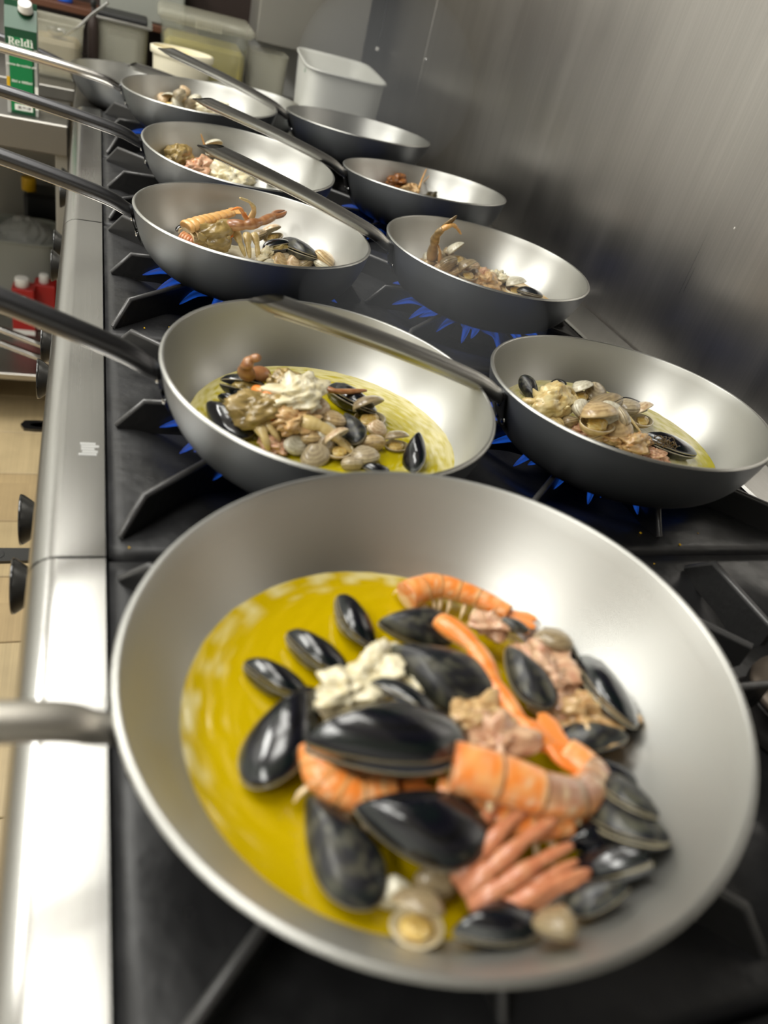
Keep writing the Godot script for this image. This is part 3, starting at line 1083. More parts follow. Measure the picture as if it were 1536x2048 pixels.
func range_units() -> void:
	range_unit(0.713, -0.4865, "stainless gas range unit under the largest pan, nearest unit of the row")
	range_unit(-0.4875, -1.2875, "stainless gas range unit in the middle of the row, between two rail seams")
	range_unit(-1.2885, -2.0885, "stainless gas range unit at the far end of the row before the containers")
	var names := ["black cast iron hob grate module partly hidden below the largest pan", "black cast iron hob grate module directly behind the largest pan", "black cast iron hob grate module under the mantis shrimp pan", "black cast iron hob grate module under the pan with white squid", "black cast iron hob grate module at the far end, under the polished handle pan", "black cast iron hob grate module closest to the viewer, before the largest pan"]
	var zs := [-0.287, -0.687, -1.087, -1.487, -1.887, 0.113]
	for k in 6:
		grate_module(zs[k], names[k])
	var where := ["under the largest pan", "behind the largest pan", "under the mantis shrimp pan", "under the pan with white squid", "under the pan with the polished handle", "before the largest pan"]
	var right := ["beside the largest pan, unlit and uncovered", "under the wall-side pan closest to the largest pan", "under the wall-side pan with the standing crab leg", "under the nearly empty wall-side pan", "under the empty wall-side pan by the white tub", "of the first module on the wall side"]
	for k in 6:
		burner(0.205, zs[k], k in [1, 2, 4], "gas burner " + where[k] + (" with blue flames" if k in [1, 2, 4] else " on the rail side"))
		burner(0.580, zs[k], k in [1, 2, 3], "gas burner " + right[k] + (" with blue flames" if k in [1, 2, 3] else ""))


func pan_table() -> Array:
	# name, rim centre above the deck, tilt in x and z, rim radius, label, handle finish
	return [
		["P1", Vector3(0.1884, 0.1235, -0.2667), -0.0961, -0.0137, 0.1747, "largest aluminium pan of the range, holding yellow oil, mussels and orange prawns", "worn"],
		["P2", Vector3(0.2115, 0.1121, -0.6141), 0.0194, 0.0352, 0.1541, "aluminium pan beside the front rail, directly behind the largest pan", "dark"],
		["P3", Vector3(0.5572, 0.1126, -0.6275), -0.0205, -0.044, 0.1552, "aluminium pan by the steel wall, closest to the largest pan", "satin"],
		["P4", Vector3(0.2037, 0.1124, -1.0444), 0.0073, -0.0043, 0.1548, "aluminium pan beside the front rail with ribbed mantis shrimp and a raised claw", "dark"],
		["P5", Vector3(0.5622, 0.1134, -1.051), 0.0122, 0.0113, 0.1569, "aluminium pan by the steel wall with one bent crab leg standing up above clams", "satin"],
		["P6", Vector3(0.2321, 0.1143, -1.3936), 0.0117, 0.0445, 0.1586, "aluminium pan by the front rail with white squid and one thin leg", "dark"],
		["P7", Vector3(0.5971, 0.1139, -1.4574), -0.0102, -0.0552, 0.1578, "nearly empty aluminium pan by the steel wall with a few brown crab scraps", "satin"],
		["P8", Vector3(0.2108, 0.1146, -1.8561), -0.0321, 0.0122, 0.1591, "aluminium pan by the front rail with bright polished handle and a small clam heap", "bright"],
		["P9", Vector3(0.5701, 0.1182, -1.8624), 0.0068, -0.04, 0.166, "empty aluminium pan by the steel wall right in front of the open white tub", "satin"],
	]


func pans() -> void:
	var rises := {"P1": 0.075, "P2": 0.087, "P3": 0.071, "P4": 0.054, "P5": 0.079, "P6": 0.036, "P7": 0.069, "P8": 0.032, "P9": 0.067}
	for d in pan_table():
		var big: bool = d[0] == "P1"
		var deep := 0.083 if big else 0.076
		var k := 0.137 if big else 0.142
		var c: Vector3 = d[1] + Vector3(0, DECK, 0)
		var reach := 0.34 if big else (0.274 if d[0] == "P3" else 0.285)
		build_pan("pan", c, d[2], d[3], d[4], deep, k, d[5], d[6], 0.085 if big else 0.0, reach, rises[d[0]])
		if d[0] == "P1":
			sauce("olive_oil", "bright yellow oil pooled on the handle side of the largest pan", "oil", c, d[2], d[3], d[4], deep, k, 0.020, M.oil, func(p: Vector3, w: float) -> Color:
				var foam := clampf(wobble.get_noise_2d(p.x * 500.0, p.z * 500.0) * 1.7 + 0.2 + 3.5 * (w - 0.88), 0.0, 1.0) * smoothstep(0.02, -0.09, p.z + 0.4 * p.x) * smoothstep(0.35, 0.9, w)
				return lin(0.73, 0.62, 0.03).lerp(lin(0.82, 0.77, 0.54), clampf(foam * 1.4, 0.0, 0.9)))
		elif d[0] == "P2":
			sauce("yellow_broth", "foamy yellow broth in the pan directly behind the largest pan", "broth", c, d[2], d[3], d[4], deep, k, 0.019, M.oil, func(p: Vector3, w: float) -> Color:
				var foam := clampf(wobble.get_noise_2d(p.x * 1300.0, p.z * 1300.0) * 1.5 + 0.8 + 2.0 * (w - 0.9), 0.0, 1.0)
				return lin(0.68, 0.62, 0.06).lerp(lin(0.82, 0.78, 0.56), foam))
		elif d[0] == "P3":
			sauce("pale_broth", "creamy pale broth with a yellow edge in the closest wall-side pan", "broth", c, d[2], d[3], d[4], deep, k, 0.019, M.oil, func(p: Vector3, w: float) -> Color:
				var foam := clampf(wobble.get_noise_2d(p.x * 900.0, p.z * 1400.0) * 1.1 + 0.85 - 1.6 * smoothstep(0.125, 0.17, p.x + p.z), 0.0, 1.0)
				return lin(0.66, 0.62, 0.06).lerp(lin(0.84, 0.80, 0.62), foam))
		elif d[0] == "P5":
			sauce("tan_broth", "bubbling tan broth in the wall-side pan with the standing crab leg", "broth", c, d[2], d[3], d[4], deep, k, 0.019, M.oil, func(p: Vector3, _w: float) -> Color:
				var foam := clampf(wobble.get_noise_2d(p.x * 500.0, p.z * 500.0) * 1.8 + 0.5, 0.0, 1.0)
				return lin(0.72, 0.56, 0.32).lerp(lin(0.88, 0.78, 0.58), foam))
		elif d[0] == "P4":
			sauce("thin_juice", "thin pale cooking juice in the mantis shrimp pan", "broth", c, d[2], d[3], d[4], deep, k, 0.004, M.oil, func(p: Vector3, _w: float) -> Color:
				return lin(0.74, 0.70, 0.58).lerp(lin(0.86, 0.83, 0.74), clampf(0.5 + wobble.get_noise_2d(p.x * 400.0, p.z * 400.0), 0.0, 1.0)))


func steam() -> void:
	for d in [[at(0.66, 0.20, -2.02), Vector3(0.44, 0.42, 0.40), 1.3, "faint_steam", "faint steam rising over the empty wall-side pan before the white tub"], [at(0.40, 0.09, -0.86), Vector3(0.34, 0.16, 0.20), 0.9, "steam_wisp", "faint steam wisp between the mantis shrimp pan and the pan in front"]]:
		var f := FogVolume.new()
		f.name = d[3]
		f.shape = RenderingServer.FOG_VOLUME_SHAPE_ELLIPSOID
		f.size = d[1]
		f.position = d[0]
		var fm := FogMaterial.new()
		fm.density = d[2]
		fm.albedo = Color(0.92, 0.93, 0.94)
		fm.edge_fade = 0.6
		f.material = fm
		add_child(f, true)
		tag(f, d[4], "steam", "", "stuff")


func piece_table() -> Array:
	# kind, place above the deck, yaw, pitch, roll, length, gape, label, group
	return [
		["mussel", Vector3(0.1672, 0.0685, -0.3421), -75.4583, 0, -25, 0.0471, 6, "glossy black mussel at the far end of the yellow oil in the largest pan", ""],
		["mussel", Vector3(0.2077, 0.0785, -0.3237), -9.3309, 0, 10, 0.0541, 4, "dusty black mussel touching the rear orange prawn in the largest pan", ""],
		["mussel", Vector3(0.1351, 0.0685, -0.3146), -46.4143, 0, -20, 0.046, 7, "black mussel in yellow oil, middle of the three that lie along its far edge", ""],
		["mussel", Vector3(0.106, 0.0665, -0.2969), -38.0965, 0, -25, 0.0429, 8, "black mussel farthest out in the yellow oil, its end touching another mussel", ""],
		["mussel", Vector3(0.1041, 0.0685, -0.2547), -128.189, 0, 30, 0.0588, 6, "upright glossy mussel in yellow oil with broad grey highlights, largest pan", ""],
		["mussel", Vector3(0.2042, 0.0845, -0.2753), -37.6024, 0, 15, 0.0651, 3, "large dusty mussel lying in the middle of the largest pan beside a long orange claw", ""],
		["mussel_half", Vector3(0.1702, 0.0945, -0.2519), -41.056, 0, -55, 0.0445, 0, "single mussel half shell standing edge up over a gaping mussel, largest pan", ""],
		["mussel", Vector3(0.1541, 0.0905, -0.2285), -1.802, 0, -10, 0.0648, 9, "biggest glossy black mussel at the centre of the largest pan", ""],
		["mussel", Vector3(0.2617, 0.0865, -0.2686), -78.9582, 0, 5, 0.048, 4, "matt dark grey mussel lying on the long orange claw in the largest pan", ""],
		["mussel_open", Vector3(0.3026, 0.0784, -0.2977), -75.916, 1.392, -30, 0.0364, 40, "opened black mussel showing a round olive body at the far right heap edge, largest pan", ""],
		["mussel", Vector3(0.3135, 0.0829, -0.256), -85.9676, 7.8813, -25, 0.055, 5, "glossy pointed mussel at the bare metal side of the largest pan, above a pale clam", ""],
		["mussel", Vector3(0.2899, 0.0777, -0.2256), 161.2175, -17.894, 12, 0.0431, 5, "grey black mussel just behind the curled prawn tail in the largest pan", ""],
		["mussel", Vector3(0.2851, 0.0809, -0.1963), -84.4918, 23.4629, 30, 0.0371, 5, "small wet mussel beside the bend of the curled prawn, largest pan", ""],
		["mussel", Vector3(0.2689, 0.0858, -0.167), -78.588, 35.6348, -12, 0.0493, 4, "broad dull mussel against the bare metal side below the curled prawn, largest pan", ""],
		["mussel", Vector3(0.2504, 0.0887, -0.1442), 144.0961, -44.7454, 20, 0.0423, 4, "dark mussel under the orange crab legs against the bare metal side, largest pan", ""],
		["mussel", Vector3(0.1178, 0.0705, -0.1829), -70.8198, 0, 18, 0.0611, 5, "long grey black mussel at the near edge of the yellow oil, largest pan", ""],
		["mussel", Vector3(0.1597, 0.0845, -0.1812), -22.2246, 0, 14, 0.0692, 6, "long wet mussel lying crosswise below the ribbed prawn tail, largest pan", ""],
		["mussel", Vector3(0.2752, 0.0943, -0.1759), -86.0224, 30.7347, -20, 0.0356, 4, "dark mussel squeezed between the curled prawn and the broad dull mussel, largest pan", ""],
		["mussel", Vector3(0.25, 0.0827, -0.1629), -5.515, 22.9344, 15, 0.0306, 4, "black mussel behind the orange crab legs, touching the curled prawn, largest pan", ""],
		["mussel", Vector3(0.1824, 0.0789, -0.1308), -0.999, 3.5014, -12, 0.0433, 5, "glossy mussel with a bright double highlight closest to the near rim, largest pan", ""],
		["mussel", Vector3(0.2315, 0.0924, -0.1293), 170.2098, -32.7436, 16, 0.0312, 4, "shadowed black mussel next to the near bare metal, beside the dusty clam, largest pan", ""],
		["mussel", Vector3(0.2752, 0.0845, -0.3157), -31.352, 0, -10, 0.0204, 8, "small black mussel with pale meat behind the matt grey one, largest pan", ""],
		["clam_open", Vector3(0.1463, 0.0701, -0.141), -44.6268, 24.609, 10, 0.025, 55, "opened pale yellow clam nearest the rim below the oil, largest pan", ""],
		["clam", Vector3(0.1406, 0.0665, -0.1588), -9.7964, 0, 70, 0.0178, 0, "thin pale clam shell on edge in the oil beside the long grey mussel", ""],
		["clam", Vector3(0.1632, 0.0685, -0.1596), -21.6643, 0, 25, 0.0182, 0, "brownish clam between the long wet mussel and the open yellow clam", ""],
		["clam", Vector3(0.1991, 0.0993, -0.1184), -79.1116, 53.5058, -12, 0.0198, 0, "dusty olive clam at the near rim beside the glossy double highlight mussel", ""],
		["clam", Vector3(0.2943, 0.0892, -0.2952), -35.8095, 11.2224, -30, 0.023, 0, "smooth olive clam lying in the opened mussel at the far heap edge", ""],
		["flesh_white", Vector3(0.1419, 0.0805, -0.2731), 7.8866, 0, 0, 0.0326, 0, "ragged white squid piece beside the standing half shell in the largest pan", ""],
		["flesh_white", Vector3(0.1664, 0.0845, -0.2869), 19.6199, 0, 0, 0.0331, 0, "bright white squid strip in front of the large dusty mussel, largest pan", ""],
		["flesh_beige", Vector3(0.2097, 0.0885, -0.2379), 24.1061, 0, 0, 0.0352, 0, "beige fish chunk between the biggest mussel and the long claw, largest pan", ""],
		["flesh_pink", Vector3(0.26, 0.0805, -0.321), -32.0375, 0, 0, 0.0219, 0, "pale pink flesh piece behind the long orange claw in the largest pan", ""],
		["flesh_beige", Vector3(0.293, 0.0747, -0.2454), -40.4745, 12.8987, 0, 0.0411, 0, "beige flesh strip above the grey mussel by the curled prawn, largest pan", ""],
		["flesh_pink", Vector3(0.2816, 0.0805, -0.2757), -76.7246, 0, 0, 0.0427, 0, "narrow pinkish flesh stick beside the matt dark grey mussel, largest pan", ""],
		["flesh_beige", Vector3(0.1717, 0.0745, -0.1742), 13.8232, 0, 0, 0.021, 0, "pale broken flesh piece under the long wet mussel, largest pan", ""],
		["flesh_white", Vector3(0.1915, 0.0765, -0.2679), -36.4325, 0, 0, 0.0299, 0, "cream flesh strip under the large dusty mussel, largest pan", ""],
		["flesh_pink", Vector3(0.2158, 0.0885, -0.2215), 3.8379, 0, 0, 0.0368, 0, "pink and cream prawn meat lying above the curled prawn, largest pan", ""],
		["mussel_open", Vector3(0.139, 0.0671, -0.6612), -17.5548, 0, -25, 0.0408, 24, "gaping black mussel by the handle in the pan behind the largest pan", ""],
		["mussel_half", Vector3(0.1173, 0.0611, -0.6087), -55.9582, 0, 20, 0.0524, 0, "wet mussel half shell lowest by the handle in the pan behind the largest pan", ""],
		["mussel", Vector3(0.2489, 0.0631, -0.6589), -47.9653, 0, -20, 0.0517, 5, "black mussel under a thin brown leg, pan behind the largest pan", ""],
		["mussel", Vector3(0.2325, 0.0671, -0.5949), -90.4393, 0, 35, 0.0411, 4, "dull grey mussel in the middle of the clam heap, pan behind the largest pan", ""],
		["mussel", Vector3(0.2878, 0.0651, -0.5605), -110.629, -35, 40, 0.0374, 5, "mussel standing alone in yellow broth, pan behind the largest pan", ""],
		["mussel", Vector3(0.2452, 0.0571, -0.543), -9.848, 0, 0, 0.0214, 4, "small dark mussel at the near rim below the clams, pan behind the largest pan", ""],
		["mussel", Vector3(0.1276, 0.0591, -0.6508), -17.205, 0, 10, 0.0252, 4, "black mussel below the gaping one, pan behind the largest pan", ""],
		["crab_body", Vector3(0.1425, 0.0811, -0.5972), 18.9842, 0, 0, 0.041, 0, "olive beige crab chunk with orange edge, pan behind the largest pan", ""],
		["crab_body", Vector3(0.176, 0.0811, -0.6534), 27.1493, 0, 0, 0.031, 0, "rounded yellowish crab lump behind the white shell, pan behind the largest pan", ""],
		["flesh_white", Vector3(0.1797, 0.0911, -0.6109), 26.7239, 0, 0, 0.0507, 0, "jagged white shell piece topmost in the pan behind the largest pan", ""],
		["flesh_beige", Vector3(0.1747, 0.0811, -0.5833), 36.4476, 0, 0, 0.0331, 0, "beige crab meat under the white shell, pan behind the largest pan", ""],
		["flesh_pink", Vector3(0.1552, 0.0591, -0.5719), -26.8718, 0, 0, 0.0237, 0, "pinkish scraps low by the rim, pan behind the largest pan", ""],
		["clam_open", Vector3(0.2624, 0.0611, -0.6291), 27.706, 0, 0, 0.0311, 50, "open yellow clam beside the brown leg, pan behind the largest pan", ""],
		["clam", Vector3(0.2501, 0.0631, -0.5797), 4.6563, 0, -55, 0.023, 0, "large ridged cream clam at the broth edge, pan behind the largest pan", ""],
		["clam", Vector3(0.2372, 0.0611, -0.5571), 18.9642, 0, -20, 0.0253, 0, "pinkish patterned clam near the rim, pan behind the largest pan", ""],
		["clam_open", Vector3(0.2144, 0.0631, -0.565), 37.6711, 0, 0, 0.0251, 60, "pale clam opened wide near the rim, pan behind the largest pan", ""],
		["clam_open", Vector3(0.2779, 0.0591, -0.5837), 13.8897, 0, 0, 0.0217, 40, "brown lined open clam touching the broth, pan behind the largest pan", ""],
		["clam", Vector3(0.173, 0.0631, -0.568), 22.9252, -11.7945, 31.1528, 0.0182, 0, "first small clam from the handle, heap in the pan directly behind the largest pan", "clams heaped in the pan behind the largest pan"],
		["clam", Vector3(0.1881, 0.0691, -0.5746), 24.9669, -7.6287, -23.3884, 0.0197, 0, "second small clam from the handle, heap in the pan directly behind the largest pan", "clams heaped in the pan behind the largest pan"],
		["clam", Vector3(0.1899, 0.0591, -0.5569), 21.7032, 19.6112, 20.1873, 0.0211, 0, "third small clam from the handle, heap in the pan directly behind the largest pan", "clams heaped in the pan behind the largest pan"],
		["clam", Vector3(0.1981, 0.0811, -0.6064), 31.9785, -6.2082, 6.1306, 0.0213, 0, "fourth small clam from the handle, heap in the pan directly behind the largest pan", "clams heaped in the pan behind the largest pan"],
		["clam", Vector3(0.2003, 0.0651, -0.5684), 52.5324, 20.6633, 34.1037, 0.0175, 0, "fifth small clam from the handle, heap in the pan directly behind the largest pan", "clams heaped in the pan behind the largest pan"],
		["clam", Vector3(0.2026, 0.0731, -0.5765), 28.28, -7.9452, 13.1482, 0.0174, 0, "sixth small clam from the handle, heap in the pan directly behind the largest pan", "clams heaped in the pan behind the largest pan"],
		["clam", Vector3(0.2136, 0.0751, -0.5958), 24.6476, -14.5941, -13.3517, 0.0195, 0, "seventh small clam from the handle, heap in the pan directly behind the largest pan", "clams heaped in the pan behind the largest pan"],
		["clam", Vector3(0.223, 0.0591, -0.5481), 17.5464, -11.2695, -41.5757, 0.0165, 0, "eighth small clam from the handle, heap in the pan directly behind the largest pan", "clams heaped in the pan behind the largest pan"],
		["clam", Vector3(0.2634, 0.0611, -0.6065), 17.8157, -16.2181, 17.0006, 0.0171, 0, "ninth small clam from the handle, heap in the pan directly behind the largest pan", "clams heaped in the pan behind the largest pan"],
		["mussel", Vector3(0.4894, 0.0646, -0.7135), 112.3721, 30, -40, 0.0334, 4, "dull grey mussel leaning on the wall of the closest wall-side pan", ""],
		["mussel", Vector3(0.5417, 0.0626, -0.7377), 18.6803, 0, 0, 0.0255, 4, "black mussel behind the cream crab body, closest wall-side pan", ""],
		["mussel", Vector3(0.6131, 0.0706, -0.6791), -16.2611, 0, -10, 0.0361, 5, "black mussel lying behind the upright clam, closest wall-side pan", ""],
		["mussel", Vector3(0.5896, 0.0666, -0.6986), -62.6001, 0, 0, 0.018, 4, "small dark mussel behind the clam heap, closest wall-side pan", ""],
		["mussel", Vector3(0.6176, 0.0646, -0.5978), -27.6794, 0, -8, 0.0547, 4, "big black mussel with a brown beard in the broth, closest wall-side pan", ""],
		["beard", Vector3(0.5991, 0.0746, -0.5893), -4.1511, 0, 0, 0.0268, 0, "tangled brown byssus beard on the big mussel, closest wall-side pan", ""],
		["crab_body", Vector3(0.4884, 0.0786, -0.662), 22.4908, 0, 0, 0.0471, 0, "cream crab body with spines beside the handle, closest wall-side pan", ""],
		["flesh_beige", Vector3(0.5685, 0.0666, -0.5976), 11.7944, 0, 0, 0.038, 0, "beige orange crab chunk next to the bearded mussel, closest wall-side pan", ""],
		["flesh_pink", Vector3(0.5937, 0.0586, -0.5872), -30.1983, 0, 0, 0.0233, 0, "pink flesh scrap at the rim below the bearded mussel, closest wall-side pan", ""],
		["flesh_pink", Vector3(0.5191, 0.0606, -0.6298), -30.213, 0, 0, 0.0236, 0, "pink shell scraps under the open clam, closest wall-side pan", ""],
		["flesh_beige", Vector3(0.548, 0.0666, -0.6114), -5.1914, 0, 0, 0.0292, 0, "brownish shell fragments below the open clam, closest wall-side pan", ""],
		["clam_open", Vector3(0.5404, 0.0786, -0.6809), 36.9942, 0, 0, 0.0265, 40, "open clam with an orange body standing at the back of the heap, closest wall-side pan", ""],
		["clam_open", Vector3(0.5218, 0.0806, -0.6142), 20.9998, 0, 0, 0.0398, 28, "largest cream clam gaping on top of the heap, closest wall-side pan", ""],
		["clam", Vector3(0.5569, 0.0846, -0.6252), -94.9644, 0, -60, 0.026, 0, "upright greyish clam at the top of the heap, closest wall-side pan", ""],
		["clam_open", Vector3(0.6135, 0.0686, -0.651), 36.3302, 0, 0, 0.0287, 50, "open yellow clam in the broth behind the bearded mussel, closest wall-side pan", ""],
		["clam", Vector3(0.5038, 0.0666, -0.6373), 34.9698, -17.0985, -42.3566, 0.0178, 0, "first small clam from the handle in the heap, closest wall-side pan", "clams heaped in the closest wall-side pan"],
		["clam", Vector3(0.5182, 0.0786, -0.6451), 28.8093, -17.8298, 34.1681, 0.0213, 0, "second small clam from the handle in the heap, closest wall-side pan", "clams heaped in the closest wall-side pan"],
		["clam", Vector3(0.5253, 0.0746, -0.6399), 21.777, -21.0059, 34.2302, 0.0236, 0, "third small clam from the handle in the heap, closest wall-side pan", "clams heaped in the closest wall-side pan"],
		["clam", Vector3(0.5623, 0.0786, -0.6868), 32.0618, -0.8953, 15.9224, 0.0249, 0, "fourth small clam from the handle in the heap, closest wall-side pan", "clams heaped in the closest wall-side pan"],
		["clam", Vector3(0.5329, 0.0646, -0.6158), 14.7203, 15.5967, -43.0059, 0.0229, 0, "fifth small clam from the handle in the heap, closest wall-side pan", "clams heaped in the closest wall-side pan"],
		["clam", Vector3(0.5501, 0.0846, -0.6482), 18.628, 15.871, -47.3103, 0.033, 0, "sixth small clam from the handle in the heap, closest wall-side pan", "clams heaped in the closest wall-side pan"],
		["clam", Vector3(0.5439, 0.0826, -0.6293), 10.4545, 9.3137, 8.8129, 0.029, 0, "seventh small clam from the handle in the heap, closest wall-side pan", "clams heaped in the closest wall-side pan"],
		["clam", Vector3(0.5523, 0.0706, -0.6133), 21.6281, 16.4781, 13.8416, 0.0299, 0, "eighth small clam from the handle in the heap, closest wall-side pan", "clams heaped in the closest wall-side pan"],
		["clam", Vector3(0.5934, 0.0786, -0.6573), 25.8723, -6.0577, -21.7174, 0.0252, 0, "ninth small clam from the handle in the heap, closest wall-side pan", "clams heaped in the closest wall-side pan"],
		["crab_body", Vector3(0.1559, 0.0706, -1.0982), 42.9773, -0.4764, 0, 0.0638, 0, "olive crab body with an orange patch in the mantis shrimp pan", ""],
		["mussel_open", Vector3(0.2554, 0.0578, -1.1144), 27.7877, 2.873, -20, 0.0465, 16, "shiny black mussel with white squid at its side, mantis shrimp pan", ""],
		["mussel", Vector3(0.2833, 0.0599, -1.1108), -45.388, 1.5037, -12, 0.0594, 4, "large dull grey mussel behind the shiny black one, mantis shrimp pan", ""],
		["mussel_half", Vector3(0.1141, 0.063, -1.1255), 57.3573, 5.9368, -60, 0.0181, 0, "broken black shell by the handle wall, mantis shrimp pan", ""],
		["flesh_white", Vector3(0.2381, 0.0499, -1.1027), 42.9807, -0.4139, 0, 0.0346, 0, "white squid piece between crab legs and black mussel, mantis shrimp pan", ""],
		["clam_open", Vector3(0.2525, 0.0629, -1.1497), 16.0709, 18.7325, 0, 0.0269, 40, "translucent clam behind the shiny black mussel, mantis shrimp pan", ""],
		["clam", Vector3(0.2301, 0.0666, -1.1364), 49.3763, 5.8201, -30, 0.0224, 0, "brownish clam beside the raised claw, mantis shrimp pan", ""],
		["clam", Vector3(0.2344, 0.042, -1.0847), 9.125, 22.2215, -49.29, 0.0192, 0, "first small pale clam from the handle at the near rim, mantis shrimp pan", "clams in the mantis shrimp pan"],
		["clam", Vector3(0.2561, 0.0439, -1.0934), 47.2263, -9.7582, 31.4611, 0.0251, 0, "second small pale clam from the handle at the near rim, mantis shrimp pan", "clams in the mantis shrimp pan"],
		["clam", Vector3(0.2658, 0.0477, -1.1045), 52.8996, 6.9714, -4.0443, 0.0206, 0, "third small pale clam from the handle at the near rim, mantis shrimp pan", "clams in the mantis shrimp pan"],
		["clam", Vector3(0.2787, 0.0439, -1.097), 41.6829, 10.4427, 34.4421, 0.0235, 0, "fourth small pale clam from the handle at the near rim, mantis shrimp pan", "clams in the mantis shrimp pan"],
		["clam", Vector3(0.2966, 0.0492, -1.0995), 38.1015, 22.0217, -41.3443, 0.0248, 0, "fifth small pale clam from the handle at the near rim, mantis shrimp pan", "clams in the mantis shrimp pan"],
		["clam", Vector3(0.3166, 0.053, -1.0846), -31.8988, -8.9172, -11.9665, 0.0191, 0, "sixth small pale clam from the handle at the near rim, mantis shrimp pan", "clams in the mantis shrimp pan"],
		["clam", Vector3(0.3201, 0.0606, -1.0897), -39.0805, -21.3682, -21.0648, 0.025, 0, "seventh small pale clam from the handle at the near rim, mantis shrimp pan", "clams in the mantis shrimp pan"],
		["clam", Vector3(0.5169, 0.0824, -1.0852), 36.0244, 0, -50, 0.0301, 0, "striped brown clam topmost in front of the standing crab leg", ""],
		["clam_open", Vector3(0.5502, 0.0784, -1.1248), 50.9876, 0, 0, 0.0345, 55, "white opened clam behind the striped brown clam, standing crab leg pan", ""],
		["clam_open", Vector3(0.5542, 0.0684, -1.0818), 46.191, 0, 0, 0.0364, 45, "cream clam opened at the heap edge, standing crab leg pan", ""],
		["clam", Vector3(0.5129, 0.0644, -1.151), 49.2899, -0.6814, -19.276, 0.0257, 0, "first small banded clam from the handle, wall-side pan with the standing crab leg", "clams in the wall-side pan with the standing crab leg"],
		["clam", Vector3(0.5125, 0.0564, -1.1432), 38.1594, -19.8891, -36.9906, 0.0273, 0, "second small banded clam from the handle, wall-side pan with the standing crab leg", "clams in the wall-side pan with the standing crab leg"],
		["clam", Vector3(0.5256, 0.0724, -1.1452), 46.6098, -22.6905, -6.8462, 0.0266, 0, "third small banded clam from the handle, wall-side pan with the standing crab leg", "clams in the wall-side pan with the standing crab leg"],
		["clam", Vector3(0.5212, 0.0624, -1.1155), 48.0243, -19.3298, -57.1161, 0.0272, 0, "fourth small banded clam from the handle, wall-side pan with the standing crab leg", "clams in the wall-side pan with the standing crab leg"],
		["clam", Vector3(0.5421, 0.0784, -1.1486), 50.538, -12.6004, 4.4723, 0.0208, 0, "fifth small banded clam from the handle, wall-side pan with the standing crab leg", "clams in the wall-side pan with the standing crab leg"],
		["clam", Vector3(0.5384, 0.0564, -1.0986), 31.2061, -5.6272, 33.1053, 0.0274, 0, "sixth small banded clam from the handle, wall-side pan with the standing crab leg", "clams in the wall-side pan with the standing crab leg"],
		["clam", Vector3(0.5347, 0.0704, -1.09), 42.2815, 11.965, -36.6426, 0.0274, 0, "seventh small banded clam from the handle, wall-side pan with the standing crab leg", "clams in the wall-side pan with the standing crab leg"],
		["clam", Vector3(0.552, 0.0544, -1.077), 33.9714, -24.5251, 30.4926, 0.0297, 0, "eighth small banded clam from the handle, wall-side pan with the standing crab leg", "clams in the wall-side pan with the standing crab leg"],
		["clam", Vector3(0.5849, 0.0644, -1.1385), 47.8, -8.5992, -19.0351, 0.0311, 0, "ninth small banded clam from the handle, wall-side pan with the standing crab leg", "clams in the wall-side pan with the standing crab leg"],
		["clam", Vector3(0.5745, 0.0624, -1.1003), 39.0899, -17.7906, 36.4453, 0.0252, 0, "tenth small banded clam from the handle, wall-side pan with the standing crab leg", "clams in the wall-side pan with the standing crab leg"],
		["flesh_beige", Vector3(0.5851, 0.0604, -1.0785), 37.4134, 0, 0, 0.0451, 0, "beige squid chunk near the rim, standing crab leg pan", ""],
		["flesh_pink", Vector3(0.5951, 0.0624, -1.1101), 30.5374, 0, 0, 0.029, 0, "pinkish crab scrap in the tan broth, standing crab leg pan", ""],
		["flesh_white", Vector3(0.6144, 0.0644, -1.0985), 36.9297, 0, 0, 0.0321, 0, "white squid curl by the black shells, standing crab leg pan", ""],
		["mussel", Vector3(0.6081, 0.0624, -1.1015), -6.7691, 0, 0, 0.0195, 4, "small black mussel between the squid pieces, standing crab leg pan", ""],
		["mussel_half", Vector3(0.631, 0.0584, -1.0892), -33.4355, 0, -40, 0.0207, 0, "black half shell beside a white clam shell, standing crab leg pan", ""],
		["mussel", Vector3(0.6585, 0.0604, -1.0577), -14.8164, 0, -10, 0.0377, 4, "glossy ribbed mussel farthest from the handle, standing crab leg pan", ""],
		["clam_open", Vector3(0.6406, 0.0584, -1.0735), 36.5584, 0, 0, 0.0368, 30, "white clam shell leaning on the glossy ribbed mussel, standing crab leg pan", ""],
		["crab_body", Vector3(0.1369, 0.0747, -1.4763), 52.0448, 3.2326, 0, 0.0445, 0, "yellowish crab lump by the handle in the pan with white squid", ""],
		["flesh_pink", Vector3(0.1751, 0.0647, -1.4681), 48.7588, 3.0823, 0, 0.0496, 0, "tan prawn meat beside the orange leg, pan with white squid", ""],
		["flesh_white", Vector3(0.2289, 0.0555, -1.4652), 42.1325, 2.3375, 0, 0.0744, 0, "large white squid piece at the rim, fourth pan along the front rail", ""],
		["clam_open", Vector3(0.2045, 0.0861, -1.5145), 3.6153, 21.9569, 0, 0.03, 40, "pale clam behind the standing leg, pan with white squid", ""],
		["clam", Vector3(0.244, 0.0739, -1.5202), -47.36, 28.8879, -30, 0.0324, 0, "brown clam half under the long handle, pan with white squid", ""],
		["clam", Vector3(0.2734, 0.0678, -1.5116), 27.9737, 11.6532, -30, 0.0298, 0, "tan clam beside the long handle, pan with white squid", ""],
		["clam", Vector3(0.3071, 0.0636, -1.4885), 18.1682, 27.9905, -40, 0.022, 0, "lone tan clam farthest from the crab lump, pan with white squid", ""],
		["flesh_beige", Vector3(0.212, 0.0635, -1.4959), 43.7538, 9.3011, 0, 0.0367, 0, "beige meat between squid and leg, pan with white squid", ""],
